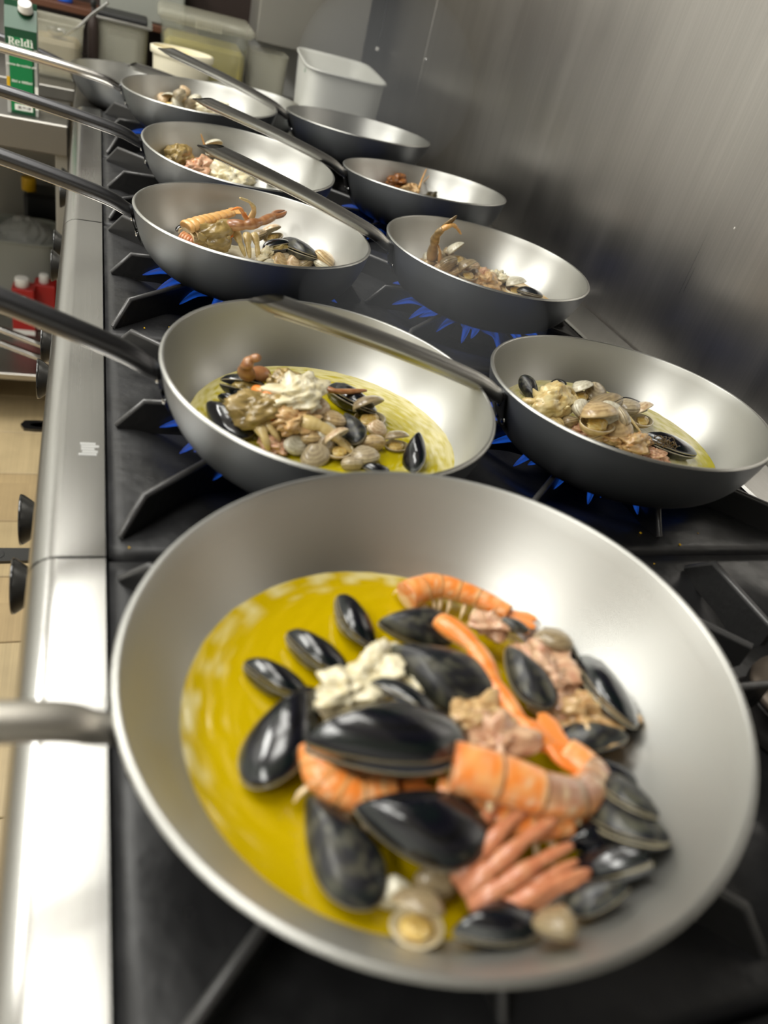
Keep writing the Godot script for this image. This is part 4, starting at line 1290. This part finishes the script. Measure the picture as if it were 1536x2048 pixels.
		["flesh_brown", Vector3(0.5897, 0.0747, -1.5827), 46.2712, 1.6087, 0, 0.041, 0, "brown crab scrap by the handle side of the nearly empty wall-side pan", ""],
		["flesh_beige", Vector3(0.6151, 0.0687, -1.5687), -91.0996, 21.9478, 0, 0.0383, 0, "cream crumbs in the middle of the nearly empty wall-side pan", ""],
		["flesh_dark", Vector3(0.6702, 0.0619, -1.5796), 14.7434, 13.7545, 0, 0.0249, 0, "dark olive scrap farthest from the handle, nearly empty wall-side pan", ""],
		["clam", Vector3(0.1428, 0.0731, -1.974), 76.9726, 20.5206, -11.2784, 0.0232, 0, "first small tan clam from the handle, heap in the pan with polished handle", "clams in the pan with the polished handle"],
		["clam", Vector3(0.1606, 0.0708, -1.9921), -79.3962, -5.9927, 22.3222, 0.0263, 0, "second small tan clam from the handle, heap in the pan with polished handle", "clams in the pan with the polished handle"],
		["clam", Vector3(0.1702, 0.0723, -1.9515), -79.4802, -12.9346, -51.6319, 0.0273, 0, "third small tan clam from the handle, heap in the pan with polished handle", "clams in the pan with the polished handle"],
		["clam", Vector3(0.1776, 0.0822, -1.966), -65.8884, -5.6184, 34.3361, 0.0272, 0, "fourth small tan clam from the handle, heap in the pan with polished handle", "clams in the pan with the polished handle"],
		["clam", Vector3(0.1736, 0.0968, -1.9275), 69.5663, -8.1864, -47.3728, 0.0266, 0, "fifth small tan clam from the handle, heap in the pan with polished handle", "clams in the pan with the polished handle"],
		["clam", Vector3(0.1901, 0.0922, -2.0074), -87.7839, -9.2654, -38.2783, 0.0236, 0, "sixth small tan clam from the handle, heap in the pan with polished handle", "clams in the pan with the polished handle"],
		["clam", Vector3(0.2014, 0.0738, -1.9526), 60.5407, -19.0163, -52.7682, 0.0318, 0, "seventh small tan clam from the handle, heap in the pan with polished handle", "clams in the pan with the polished handle"],
		["clam", Vector3(0.2149, 0.0792, -1.9964), 75.1866, -7.4242, -44.4861, 0.0306, 0, "eighth small tan clam from the handle, heap in the pan with polished handle", "clams in the pan with the polished handle"],
		["clam_open", Vector3(0.1542, 0.0661, -1.9575), -44.4818, 24.6888, 0, 0.0361, 40, "white opened clam in front of the tan heap, pan with the polished handle", ""],
		["flesh_white", Vector3(0.2492, 0.0728, -1.9506), 8.6298, 6.614, 0, 0.0577, 0, "white squid rings beside the clam heap, pan with the polished handle", ""],
	]


func path_table() -> Array:
	# kind, line above the deck, radius, label, group
	return [
		["prawn", [Vector3(0.2105, 0.0745, -0.3587), Vector3(0.2353, 0.0765, -0.3661), Vector3(0.2614, 0.0765, -0.3546), Vector3(0.2827, 0.0768, -0.3347)], 0.0115, "orange prawn lying farthest from the handle side at the rear of the heap, largest pan", ""],
		["claw", [Vector3(0.2171, 0.0905, -0.3188), Vector3(0.2294, 0.0945, -0.291), Vector3(0.2345, 0.0905, -0.262), Vector3(0.2395, 0.0905, -0.235), Vector3(0.2503, 0.0905, -0.2153)], 0.0078, "long orange langoustine claw running through the middle of the heap, largest pan", ""],
		["prawn", [Vector3(0.1804, 0.0995, -0.2044), Vector3(0.2038, 0.1005, -0.1934), Vector3(0.2307, 0.0965, -0.1822), Vector3(0.2545, 0.0905, -0.1828), Vector3(0.2694, 0.0885, -0.1955), Vector3(0.2601, 0.0885, -0.2128)], 0.0148, "curled orange prawn with grey back, biggest in the largest pan", ""],
		["prawn", [Vector3(0.1186, 0.0825, -0.2367), Vector3(0.1185, 0.0785, -0.2207), Vector3(0.1326, 0.0765, -0.2087), Vector3(0.155, 0.0745, -0.2075)], 0.0132, "ribbed orange prawn tail with white fringe beside the yellow oil", ""],
		["prawn", [Vector3(0.1775, 0.0765, -0.204), Vector3(0.1975, 0.0805, -0.1905), Vector3(0.2161, 0.0845, -0.1741), Vector3(0.2424, 0.0845, -0.1708)], 0.0118, "bright orange prawn beneath the curled one in the largest pan", ""],
		["legs", [Vector3(0.174, 0.0725, -0.1513), Vector3(0.1873, 0.0865, -0.1544), Vector3(0.2061, 0.0945, -0.1614), Vector3(0.2265, 0.0965, -0.1682)], 0.0062, "sheaf of pinkish brown langoustine legs by the near rim, largest pan", ""],
		["legs", [Vector3(0.1973, 0.0827, -0.1395), Vector3(0.2135, 0.0905, -0.144), Vector3(0.2302, 0.0932, -0.1471)], 0.0042, "bundle of orange crab legs beside the pinkish brown sheaf, largest pan", ""],
		["legs", [Vector3(0.1605, 0.0771, -0.6756), Vector3(0.1419, 0.0811, -0.6612), Vector3(0.1357, 0.0951, -0.651), Vector3(0.1399, 0.1051, -0.6496), Vector3(0.1462, 0.1091, -0.645)], 0.0105, "reddish brown claw sticking up by the handle, pan behind the largest pan", ""],
		["legs", [Vector3(0.1414, 0.0871, -0.6249), Vector3(0.1517, 0.0911, -0.6063), Vector3(0.1651, 0.0811, -0.5892)], 0.006, "orange edged crab leg lying over the olive chunk, pan behind the largest pan", ""],
		["legs", [Vector3(0.2049, 0.0731, -0.6732), Vector3(0.2274, 0.0771, -0.6508), Vector3(0.2626, 0.0771, -0.6568)], 0.0055, "thin brown leg lying flat across a black mussel, pan behind the largest pan", ""],
		["claw", [Vector3(0.1767, 0.0811, -0.5818), Vector3(0.194, 0.0811, -0.5749), Vector3(0.2138, 0.0691, -0.5718)], 0.0085, "pale olive crab claw pointing down the heap, pan behind the largest pan", ""],
		["legs", [Vector3(0.1427, 0.0771, -0.5951), Vector3(0.1517, 0.0731, -0.5768), Vector3(0.1601, 0.0611, -0.5755)], 0.007, "stubby olive crab legs below the olive chunk, pan behind the largest pan", ""],
		["claw", [Vector3(0.4521, 0.0746, -0.6638), Vector3(0.4608, 0.0806, -0.6545), Vector3(0.4767, 0.0826, -0.6553)], 0.005, "pale crab claw pointing to the handle, closest wall-side pan", ""],
		["legs", [Vector3(0.4939, 0.0886, -0.664), Vector3(0.5099, 0.0906, -0.6742), Vector3(0.5229, 0.0826, -0.6727), Vector3(0.5199, 0.0786, -0.6542)], 0.0045, "cream bent crab leg arched over the crab body, closest wall-side pan", ""],
		["legs", [Vector3(0.5713, 0.0826, -0.6312), Vector3(0.5759, 0.0786, -0.6187), Vector3(0.5882, 0.0686, -0.6081)], 0.0028, "thin white shell splinter leaning beside the bearded mussel, closest wall-side pan", ""],
		["legs", [Vector3(0.4813, 0.0686, -0.6467), Vector3(0.4926, 0.0666, -0.6351), Vector3(0.5074, 0.0586, -0.6313)], 0.005, "cream crab legs below the crab body, closest wall-side pan", ""],
		["mantis", [Vector3(0.1155, 0.0814, -1.0756), Vector3(0.1366, 0.0867, -1.0914), Vector3(0.1596, 0.0885, -1.1157), Vector3(0.1877, 0.0891, -1.149)], 0.0128, "tan ribbed mantis shrimp lying on top by the handle", ""],
		["mantis", [Vector3(0.1152, 0.057, -1.1164), Vector3(0.13, 0.0537, -1.1076), Vector3(0.1454, 0.0486, -1.1036)], 0.0105, "pinkish ribbed mantis shrimp half hidden below the tan one", ""],
		["claw", [Vector3(0.1757, 0.0864, -1.0973), Vector3(0.1978, 0.0923, -1.0894), Vector3(0.2203, 0.0961, -1.1007), Vector3(0.2443, 0.1, -1.1259)], 0.01, "brown crab claw pointing away from the handle in the mantis shrimp pan", ""],
		["legs", [Vector3(0.2089, 0.0921, -1.1163), Vector3(0.2105, 0.1101, -1.1047), Vector3(0.2004, 0.1243, -1.0873), Vector3(0.1834, 0.1325, -1.0714)], 0.0048, "thin glossy crab leg curling highest above the mantis shrimp pan", ""],
		["legs", [Vector3(0.2042, 0.0921, -1.1141), Vector3(0.1941, 0.1063, -1.1003), Vector3(0.1866, 0.1144, -1.0883), Vector3(0.1747, 0.1125, -1.0799)], 0.0042, "short amber leg bent beside the curling leg, mantis shrimp pan", ""],
		["legs", [Vector3(0.1881, 0.0763, -1.1075), Vector3(0.1942, 0.0663, -1.0913), Vector3(0.2035, 0.0483, -1.0906)], 0.0075, "pale banded crab leg nearest the olive body, mantis shrimp pan", ""],
		["legs", [Vector3(0.2069, 0.0721, -1.115), Vector3(0.2071, 0.0622, -1.0978), Vector3(0.2111, 0.0462, -1.091)], 0.007, "middle pale crab leg of the three hanging to the rim, mantis shrimp pan", ""],
		["legs", [Vector3(0.2179, 0.072, -1.1199), Vector3(0.2211, 0.0621, -1.1037), Vector3(0.2228, 0.0461, -1.0915)], 0.0065, "pale crab leg next to the white squid, mantis shrimp pan", ""],
		["claw", [Vector3(0.5114, 0.0644, -1.1415), Vector3(0.495, 0.0984, -1.109), Vector3(0.4808, 0.1234, -1.076), Vector3(0.4843, 0.1384, -1.0664)], 0.0085, "standing crab leg stump in the wall-side pan, holding a bent tip", ""],
		["legs", [Vector3(0.4775, 0.1384, -1.0569), Vector3(0.4912, 0.1464, -1.0565), Vector3(0.502, 0.1424, -1.06), Vector3(0.5152, 0.1324, -1.0687)], 0.005, "bent brown leg tip at the top of the standing crab leg", ""],
		["legs", [Vector3(0.5195, 0.0684, -1.1229), Vector3(0.5008, 0.0934, -1.0924), Vector3(0.4954, 0.1034, -1.0952)], 0.004, "second shorter leg leaning on the standing crab leg", ""],
		["legs", [Vector3(0.1879, 0.0874, -1.5113), Vector3(0.1809, 0.1011, -1.4987), Vector3(0.1741, 0.1157, -1.4878)], 0.003, "thin brown leg standing up in the pan with white squid", ""],
		["legs", [Vector3(0.1534, 0.0687, -1.4618), Vector3(0.1686, 0.077, -1.4656), Vector3(0.1881, 0.0795, -1.4884)], 0.004, "orange leg lying over the crab lump, pan with white squid", ""],
		["legs", [Vector3(0.6199, 0.0713, -1.5347), Vector3(0.6226, 0.0921, -1.54), Vector3(0.6498, 0.1073, -1.5951)], 0.003, "reddish crab leg standing in the nearly empty wall-side pan", ""],
		["legs", [Vector3(0.6391, 0.0587, -1.5949), Vector3(0.6529, 0.0772, -1.6028), Vector3(0.628, 0.1104, -1.5195)], 0.003, "second reddish leg crossing the standing one, nearly empty wall-side pan", ""],
	]


func background() -> void:
	# steel bench behind the range and the side table with its shelf
	var bench := thing("steel_bench", "stainless bench behind the range carrying tubs and containers", "bench", at(0.40, 0, -2.53))
	var g := Geo.new()
	g.box(Vector3(0, -0.035, 0), Vector3(0.90, 0.03, 0.87), 0.002)
	g.box(Vector3(-1.05, -0.035, 0.13 - 0.265), Vector3(1.198, 0.03, 0.60), 0.002)
	obj("bench_top", g, M.bench_steel, bench)
	obj("bench_body", gbox(Vector3(0.005, -0.475, -0.02), Vector3(0.88, 0.85, 0.80), 0.002), M.steel, bench)
	var tb := thing("side_table", "stainless side table with under shelf behind the aisle, holding a green carton", "table", at(-0.66, 0, -2.53))
	obj("table_top", gbox(Vector3(0, -0.085, 0.30), Vector3(1.20, 0.07, 0.26), 0.003), M.bench_steel, tb)
	obj("under_shelf", gbox(Vector3(0, -0.735, 0), Vector3(1.16, 0.02, 0.84), 0.002), M.steel, tb)
	for k in 4:
		obj("back_sheet", gbox(Vector3(-0.45 + 0.3 * k, -0.42, -0.41), Vector3(0.298, 0.60, 0.01), 0.001), M.back_panel, tb)
	for x in [-0.55, 0.585]:
		for zz in [-0.40, 0.40]:
			obj("leg", gbox(Vector3(x, -0.51, zz), Vector3(0.03, 0.78, 0.03), 0.003), M.back_panel, tb)
	# two more pans parked on the bench
	build_pan("pan", at(0.100, 0.058, -2.270), 0, 0, 0.156, 0.074, 0.142, "aluminium pan on the bench behind the polished handle pan, empty with yellow specks", "dark", 0.0, 0.2, 0.03)
	build_pan("pan", at(0.395, 0.058, -2.330), 0, 0, 0.136, 0.074, 0.122, "small aluminium pan parked on the bench before the box of yellow broth", "satin", 0.3, 0.2, 0.03)
	dirt()
	carton()
	# open white tub
	var o := thing("white_tub", "open white plastic tub with a green mark, beside the steel wall", "tub", at(0.645, -0.02, -2.40), Basis(Vector3.UP, -0.12))
	obj("body", tub_shape(0.200, 0.385, 0.186, 0.03, 0.08, 0.05), M.white_plastic, o)
	obj("green_mark", gbox(Vector3(-0.104, 0.176, 0.11), Vector3(0.006, 0.018, 0.024), 0.001), M.green, o)
	# oval tub of cream
	o = thing("cream_tub", "white oval tub filled with cream behind the polished handle pan", "tub", at(0.223, -0.02, -2.49), Basis(Vector3.UP, -0.05))
	g = Geo.new()
	var prof := [Vector2(0.002, 0), Vector2(0.068, 0), Vector2(0.072, 0.004), Vector2(0.078, 0.112), Vector2(0.085, 0.113), Vector2(0.0855, 0.128), Vector2(0.080, 0.130), Vector2(0.077, 0.128), Vector2(0.074, 0.05)]
	g.lathe(prof, 48)
	obj("body", g, M.cream_plastic, o, Transform3D(Basis().scaled(Vector3(1, 1, 0.72)), Vector3.ZERO))
	g = Geo.new()
	g.grid(40, 8, func(u: float, w: float) -> Vector3: return Vector3(cos(u * TAU) * 0.0765 * w, 0.118 + 0.003 * wobble.get_noise_2d(cos(u * TAU) * w * 60.0, sin(u * TAU) * w * 60.0), sin(u * TAU) * 0.055 * w), Color.WHITE, true)
	obj("cream", g, M.cream, o)
	# clear box of yellow broth with a ribbed lid
	o = thing("broth_box", "large clear lidded box of yellow broth behind the oval tub", "container", at(0.300, -0.02, -2.69), Basis(Vector3.UP, -0.05))
	obj("body", tub_shape(0.235, 0.19, 0.180, 0.02, 0.07, 0.02), M.clear, o)
	obj("broth", gbox(Vector3(0, 0.075, 0), Vector3(0.228, 0.138, 0.182), 0.012), M.broth, o)
	g = tub_shape(0.262, 0.222, 0.03, 0.02, 0.01, 0.01)
	var lid := obj("lid", gbox(Vector3(0, 0.196, 0), Vector3(0.272, 0.028, 0.226), 0.01), M.frosted, o)
	for k in 9:
		obj("rib", gbox(Vector3(-0.03 + 0.0085 * k, 0.192, 0.114), Vector3(0.005, 0.026, 0.005), 0.001), M.frosted, lid)
	# clear box with a steel lid
	o = thing("steel_lid_box", "clear box with bright steel lid left of the broth box", "container", at(0.070, -0.02, -2.68), Basis(Vector3.UP, -0.04))
	obj("body", tub_shape(0.135, 0.14, 0.140, 0.03, 0.06, 0.02), M.frosted, o)
	obj("filling", gbox(Vector3(0, 0.06, 0), Vector3(0.085, 0.105, 0.11), 0.006), M.grey_plastic, o)
	obj("steel_lid", gbox(Vector3(0, 0.150, 0), Vector3(0.162, 0.008, 0.166), 0.003), M.chrome, o)
	obj("lid_inset", gbox(Vector3(0, 0.158, -0.005), Vector3(0.135, 0.012, 0.13), 0.004), M.dark_steel, o)
	# dark bottle between the boxes
	o = thing("dark_bottle", "narrow dark brown bottle between two clear boxes", "bottle", at(-0.008, -0.02, -2.60))
	g = Geo.new()
	g.lathe([Vector2(0.0005, 0), Vector2(0.014, 0), Vector2(0.015, 0.004), Vector2(0.015, 0.12), Vector2(0.012, 0.14), Vector2(0.0065, 0.152), Vector2(0.006, 0.172), Vector2(0.0005, 0.172)], 24)
	obj("body", g, M.brown_dark, o)
	g = Geo.new()
	g.lathe([Vector2(0.0005, 0.188), Vector2(0.0075, 0.187), Vector2(0.0078, 0.172), Vector2(0.0005, 0.172)], 20)
	obj("cap", g, M.black, o)
	# open clear box with a ladle, behind the carton
	o = thing("clear_box", "open clear plastic box of pale soup behind the green carton", "container", at(-0.098, -0.02, -2.53), Basis(Vector3.UP, -0.03))
	obj("body", tub_shape(0.118, 0.135, 0.128, 0.03, 0.10, 0.06), M.frosted, o)
	obj("soup", gbox(Vector3(0, 0.048, 0), Vector3(0.112, 0.085, 0.128), 0.01), M.soup, o)
	o = thing("ladle", "steel ladle leaning out of the open clear box", "ladle", at(-0.098, 0.068, -2.53))
	g = Geo.new()
	g.tube([Vector3(0.022, 0.015, 0.03), Vector3(0.055, 0.045, 0.06), Vector3(0.085, 0.08, 0.08), Vector3(0.125, 0.118, 0.10)], [0.005, 0.0055, 0.006, 0.006], 10, 0.6)
	obj("handle", g, M.chrome, o)
	g = Geo.new()
	g.grid(20, 8, func(u: float, w: float) -> Vector3: return Vector3(sin(w * PI / 2.0) * cos(u * TAU) * 0.026, 0.026 - cos(w * PI / 2.0) * 0.022, 0.02 + sin(w * PI / 2.0) * sin(u * TAU) * 0.026), Color.WHITE, true)
	obj("bowl", g, M.chrome, o)
	# small clear tub below the grey cabinet
	o = thing("clear_tub", "low clear tub below the grey wall cabinet, beside the white tub", "tub", at(0.497, -0.02, -2.72))
	obj("body", tub_shape(0.112, 0.12, 0.145, 0.02, 0.04, 0.04), M.frosted, o)
	# wall cabinet and cable
	o = thing("wall_cabinet", "plain grey steel cabinet hanging on the end wall above the tubs", "cabinet", at(0.635, 0.145, -2.86))
	obj("door", gbox(Vector3(0, 0.30, 0.10), Vector3(0.345, 0.60, 0.014), 0.003), M.back_panel, o)
	obj("body", gbox(Vector3(0, 0.30, -0.005), Vector3(0.335, 0.59, 0.196), 0.002), M.back_panel, o)
	o = thing("hanging_cable", "thin black cable with a white tip hanging beside the grey cabinet", "cable", at(0.842, 0.20, -2.72))
	g = Geo.new()
	g.tube(curve([Vector3(0, 0.01, 0), Vector3(0.002, 0.10, 0), Vector3(-0.004, 0.22, 0), Vector3(0.0, 0.5, -0.01), Vector3(0.0, 0.9, -0.02)], 4), [0.0026, 0.0026, 0.0026, 0.0026, 0.0026, 0.0026, 0.0026, 0.0026, 0.0026, 0.0026, 0.0026, 0.0026, 0.0026, 0.0026, 0.0026, 0.0026, 0.0026], 8)
	obj("cord", g, M.black, o)
	g = Geo.new()
	g.lathe([Vector2(0.0005, 0.012), Vector2(0.0055, 0.010), Vector2(0.0058, 0.002), Vector2(0.0005, 0.0)], 16)
	obj("tip", g, M.cap_white, o)
	# brown shelf on the end wall and what stands on it
	tag(obj("wall_shelf", gbox(at(-0.10, 0.112, -2.88), Vector3(0.80, 0.018, 0.18), 0.002), M.brown), "reddish brown wooden shelf on the end wall above the clear boxes", "shelf")
	o = thing("grey_box", "pale grey storage box standing on the brown shelf", "box", at(0.13, 0.121, -2.88))
	obj("body", gbox(Vector3(0, 0.07, 0), Vector3(0.24, 0.14, 0.13), 0.006), M.grey_plastic, o)
	obj("lid", gbox(Vector3(0, 0.146, 0), Vector3(0.25, 0.014, 0.14), 0.004), M.white_plastic, o)
	o = thing("blue_jar", "small blue lidded jar standing on the brown shelf", "jar", at(-0.088, 0.121, -2.85))
	g = Geo.new()
	g.lathe([Vector2(0.0005, 0), Vector2(0.02, 0), Vector2(0.022, 0.004), Vector2(0.022, 0.05), Vector2(0.0005, 0.05)], 24)
	obj("body", g, M.blue, o)
	g = Geo.new()
	g.lathe([Vector2(0.0005, 0.05), Vector2(0.024, 0.05), Vector2(0.024, 0.062), Vector2(0.0005, 0.063)], 24)
	obj("lid", g, M.blue, o)
	under_table()
	black_pan(-1.17, -0.245, "black flat handled frying pan under the range, hole and round stamp on its handle")
	black_pan(-1.62, -0.15, "black frying pan under the range, only its handle tip showing below the rail")


func dirt() -> void:
	var g := Geo.new()
	var r := RandomNumberGenerator.new()
	r.seed = 17
	for q in [[0.44, -0.97], [0.46, -0.95], [0.30, -0.90], [0.36, -0.86], [0.27, -0.80], [0.52, -0.75], [0.40, -0.70], [0.24, -0.93], [0.60, -0.80]]:
		var s := r.randf_range(0.0012, 0.0026)
		g.grid(8, 4, func(u: float, w: float) -> Vector3: return Vector3(0.871 - 0.0008 * cos(w * PI / 2.0), DECK + q[0] + s * 1.3 * sin(w * PI / 2.0) * sin(u * TAU), q[1] + s * sin(w * PI / 2.0) * cos(u * TAU)), Color.WHITE, true)
	tag(obj("wall_splashes", g, M.cap_white), "tiny white splashes dried on the steel wall beside the pans", "splash", "", "stuff")
	g = Geo.new()
	for q in [[0.545, -0.470], [0.60, -0.50], [0.56, -0.52], [0.50, -0.46], [0.62, -0.44], [0.64, -0.52], [0.70, -0.46], [0.06, -0.92], [0.045, -0.905], [0.09, -0.93], [0.11, -0.945], [0.03, -0.50]]:
		var s := r.randf_range(0.0010, 0.0022)
		g.box(at(q[0], 0.0005 + s * 0.3, q[1]), Vector3(s * 1.4, s * 0.8, s), s * 0.2, Color.WHITE, Basis(Vector3.UP, r.randf() * 3.0))
	tag(obj("crumbs", g, M.yellow), "tiny yellowish crumbs scattered on the black hob grates", "crumbs", "", "stuff")
	g = Geo.new()
	for k in 5:
		var z := -0.632 - 0.0045 * k
		g.box(at(-0.003 + 0.002 * (k % 2), 0.00265, z), Vector3(0.016 - 0.002 * (k % 3), 0.0003, 0.0042), 0.0001)
	tag(obj("dried_smear", g, M.smear), "small whitish dried smear on the front rail beside the black grate", "smear")


func carton() -> void:
	var o := thing("green_carton", "green cooking cream carton with white cap on the steel side table", "carton", at(-0.158, -0.05, -2.165), Basis(Vector3.UP, 0.02))
	var w := 0.066
	var g := Geo.new()
	g.box(Vector3(0, 0.0875, 0), Vector3(w, 0.175, 0.066), 0.0015)
	obj("body", g, M.carton_grey, o)
	g = Geo.new()
	g.extrude(PackedVector2Array([Vector2(-0.033, 0.1755), Vector2(0.033, 0.1755), Vector2(0.004, 0.214), Vector2(0.0025, 0.226), Vector2(-0.0025, 0.226), Vector2(-0.004, 0.214)]), w, Transform3D(Basis(Vector3(0, 0, -1), Vector3(0, 1, 0), Vector3(1, 0, 0)), Vector3(-w / 2.0, 0, 0)))
	obj("gable_top", g, M.green_dark, o)
	g = Geo.new()
	g.lathe([Vector2(0.0005, 0.018), Vector2(0.0125, 0.0178), Vector2(0.0145, 0.016), Vector2(0.015, 0.002), Vector2(0.0165, 0.0), Vector2(0.0005, 0.0)], 28)
	obj("cap", g, M.cap_white, o, Transform3D(Basis(Vector3.RIGHT, 0.55), Vector3(0.010, 0.212, 0.010)))
	var zf := 0.0334
	obj("upper_print", gbox(Vector3(0, 0.158, zf), Vector3(w - 0.001, 0.034, 0.0006)), M.green_dark, o)
	obj("upper_print", gbox(Vector3(0.0, 0.076, zf - 0.0002), Vector3(0.052, 0.150, 0.0006)), M.green_dark, o)
	var lab := obj("label_panel", gbox(Vector3(-0.002, 0.083, zf + 0.0004), Vector3(0.047, 0.152, 0.0008)), M.green, o)
	obj("yellow_strip", gbox(Vector3(-0.0293, 0.062, zf), Vector3(0.0066, 0.030, 0.0006)), M.yellow, o)
	obj("white_strip", gbox(Vector3(0.0292, 0.040, zf), Vector3(0.0070, 0.05, 0.0006)), M.white_print, o)
	lettering("Reldì", 0.020, Vector3(-0.001, 0.150, zf + 0.0011), lab, M.white_print)
	lettering("panna da cucina uht", 0.0044, Vector3(-0.001, 0.104, zf + 0.0011), lab, M.white_print)
	lettering("35cl e 1000ml", 0.0068, Vector3(-0.001, 0.070, zf + 0.0011), lab, M.white_print)
	g = Geo.new()
	g.box(Vector3(0.001, 0.016, zf + 0.0011), Vector3(0.038, 0.013, 0.0005))
	var bar := obj("date_field", g, M.white_print, lab)
	bar.set_meta("stem", "date_field")
	lettering("25.11 LB", 0.007, Vector3(0.002, 0.016, zf + 0.0016), o, M.black, "date_print")


func under_table() -> void:
	var o: Node3D
	var g: Geo
	for k in 2:
		o = thing("red_carton", ["red carton with big white cap and white dot on the under shelf", "red carton with small white cap, tucked behind the other red carton"][k], "carton", at([-0.193, -0.136][k], -0.725, [-2.385, -2.43][k]), Basis(Vector3.UP, -0.05))
		obj("body", gbox(Vector3(0, 0.074, 0), Vector3(0.062, 0.148, 0.062), 0.003), M.red, o)
		obj("base_band", gbox(Vector3(0, 0.012, 0.0312), Vector3(0.0605, 0.016, 0.001)), M.cap_white, o)
		g = Geo.new()
		var cr: float = [0.020, 0.014][k]
		g.lathe([Vector2(0.0005, 0.026), Vector2(cr - 0.002, 0.026), Vector2(cr, 0.023), Vector2(cr, 0.0), Vector2(0.0005, 0.0)], 28)
		obj("cap", g, M.cap_white, o, Transform3D(Basis(), Vector3(-0.004, 0.148, 0.004)))
		if k == 0:
			g = Geo.new()
			g.lathe([Vector2(0.0005, 0.001), Vector2(0.010, 0.0008), Vector2(0.0102, 0.0)], 24)
			obj("white_dot", g, M.cap_white, o, Transform3D(Basis(Vector3.RIGHT, PI / 2.0), Vector3(0.0, 0.115, 0.0312)))
	o = thing("grey_bin", "pale grey plastic bin on the under shelf behind the red cartons", "bin", at(-0.23, -0.725, -2.60))
	obj("body", tub_shape(0.23, 0.22, 0.235, 0.03, 0.08, 0.04), M.grey_plastic, o)
	g = Geo.new()
	g.grid(36, 20, func(u: float, w: float) -> Vector3:
		var t := w * PI * 0.62
		var d := Vector3(sin(t) * cos(u * TAU), cos(t), sin(t) * sin(u * TAU))
		return Vector3(-0.20, -0.535, -2.60) + Vector3(0, DECK, 0) + Vector3(d.x * 0.088, d.y * 0.085, d.z * 0.08) * (1.0 + 0.22 * wobble.get_noise_3dv(d * 90.0)), Color.WHITE, true)
	tag(obj("plastic_bag", g, M.bag), "crumpled clear plastic bag sticking out of the grey bin", "bag")
	o = thing("black_canister", "black canister with yellow cap at the back of the under shelf", "canister", at(-0.14, -0.725, -2.83))
	obj("body", gbox(Vector3(0, 0.15, 0), Vector3(0.15, 0.30, 0.12), 0.012), M.black, o)
	g = Geo.new()
	g.lathe([Vector2(0.0005, 0.042), Vector2(0.020, 0.041), Vector2(0.022, 0.038), Vector2(0.022, 0.0), Vector2(0.0005, 0.0)], 24)
	obj("cap", g, M.yellow, o, Transform3D(Basis(), Vector3(-0.06, 0.30, 0.02)))
	o = thing("steel_tongs", "chrome tongs leaning on the under shelf before the red cartons", "tongs", at(-0.18, -0.64, -2.12))
	for k in 2:
		g = Geo.new()
		var dy := -0.042 * k
		g.tube([Vector3(-0.26, 0.105 + dy, -0.03), Vector3(-0.1, 0.053 + dy, -0.015), Vector3(0.02, 0.016 + dy, 0.0), Vector3(0.075, -0.002 + dy, 0.004), Vector3(0.085, -0.010 + dy, 0.004)], [0.010, 0.0115, 0.0115, 0.011, 0.006], 14, 0.8)
		obj("arm", g, M.chrome, o)


func black_pan(z: float, tip: float, label: String) -> void:
	var o := thing("frying_pan", label, "pan", Vector3(0.22, 0.28, z))
	var g := Geo.new()
	g.lathe([Vector2(0.0005, 0.004), Vector2(0.095, 0.004), Vector2(0.125, 0.04), Vector2(0.129, 0.04), Vector2(0.098, 0.0), Vector2(0.0005, 0.0)], 48)
	obj("body", g, M.black, o)
	# flat handle with an oval hanging hole
	var x1 := tip - 0.22
	var pts := PackedVector2Array([Vector2(-0.118, -0.014), Vector2(-0.118, 0.014), Vector2(x1 + 0.03, 0.0195), Vector2(x1 + 0.008, 0.017), Vector2(x1, 0.0002)])
	for i in 13:
		var a := PI + TAU * i / 12.0
		pts.append(Vector2(x1 + 0.045 + cos(a) * 0.026, sin(a) * 0.0095 + (0.0002 if i == 0 else (-0.0002 if i == 12 else 0.0))))
	pts.append_array(PackedVector2Array([Vector2(x1, -0.0002), Vector2(x1 + 0.008, -0.017), Vector2(x1 + 0.03, -0.0195)]))
	g = Geo.new()
	g.extrude(pts, 0.007, Transform3D(Basis(Vector3(1, 0, 0), Vector3(0, 0, 1), Vector3(0, -1, 0)), Vector3(0, 0.036, 0)))
	var h := obj("handle", g, M.black_plastic, o)
	g = Geo.new()
	g.lathe([Vector2(0.0095, 0.0), Vector2(0.0100, 0.0008), Vector2(0.0115, 0.0008), Vector2(0.012, 0.0)], 28, Color.WHITE, Vector3(x1 + 0.088, 0.036, 0))
	g.box(Vector3(x1 + 0.088, 0.0364, 0), Vector3(0.009, 0.0008, 0.002))
	g.box(Vector3(x1 + 0.0855, 0.0364, 0.003), Vector3(0.002, 0.0008, 0.007))
	obj("stamp", g, M.dark_steel, h)
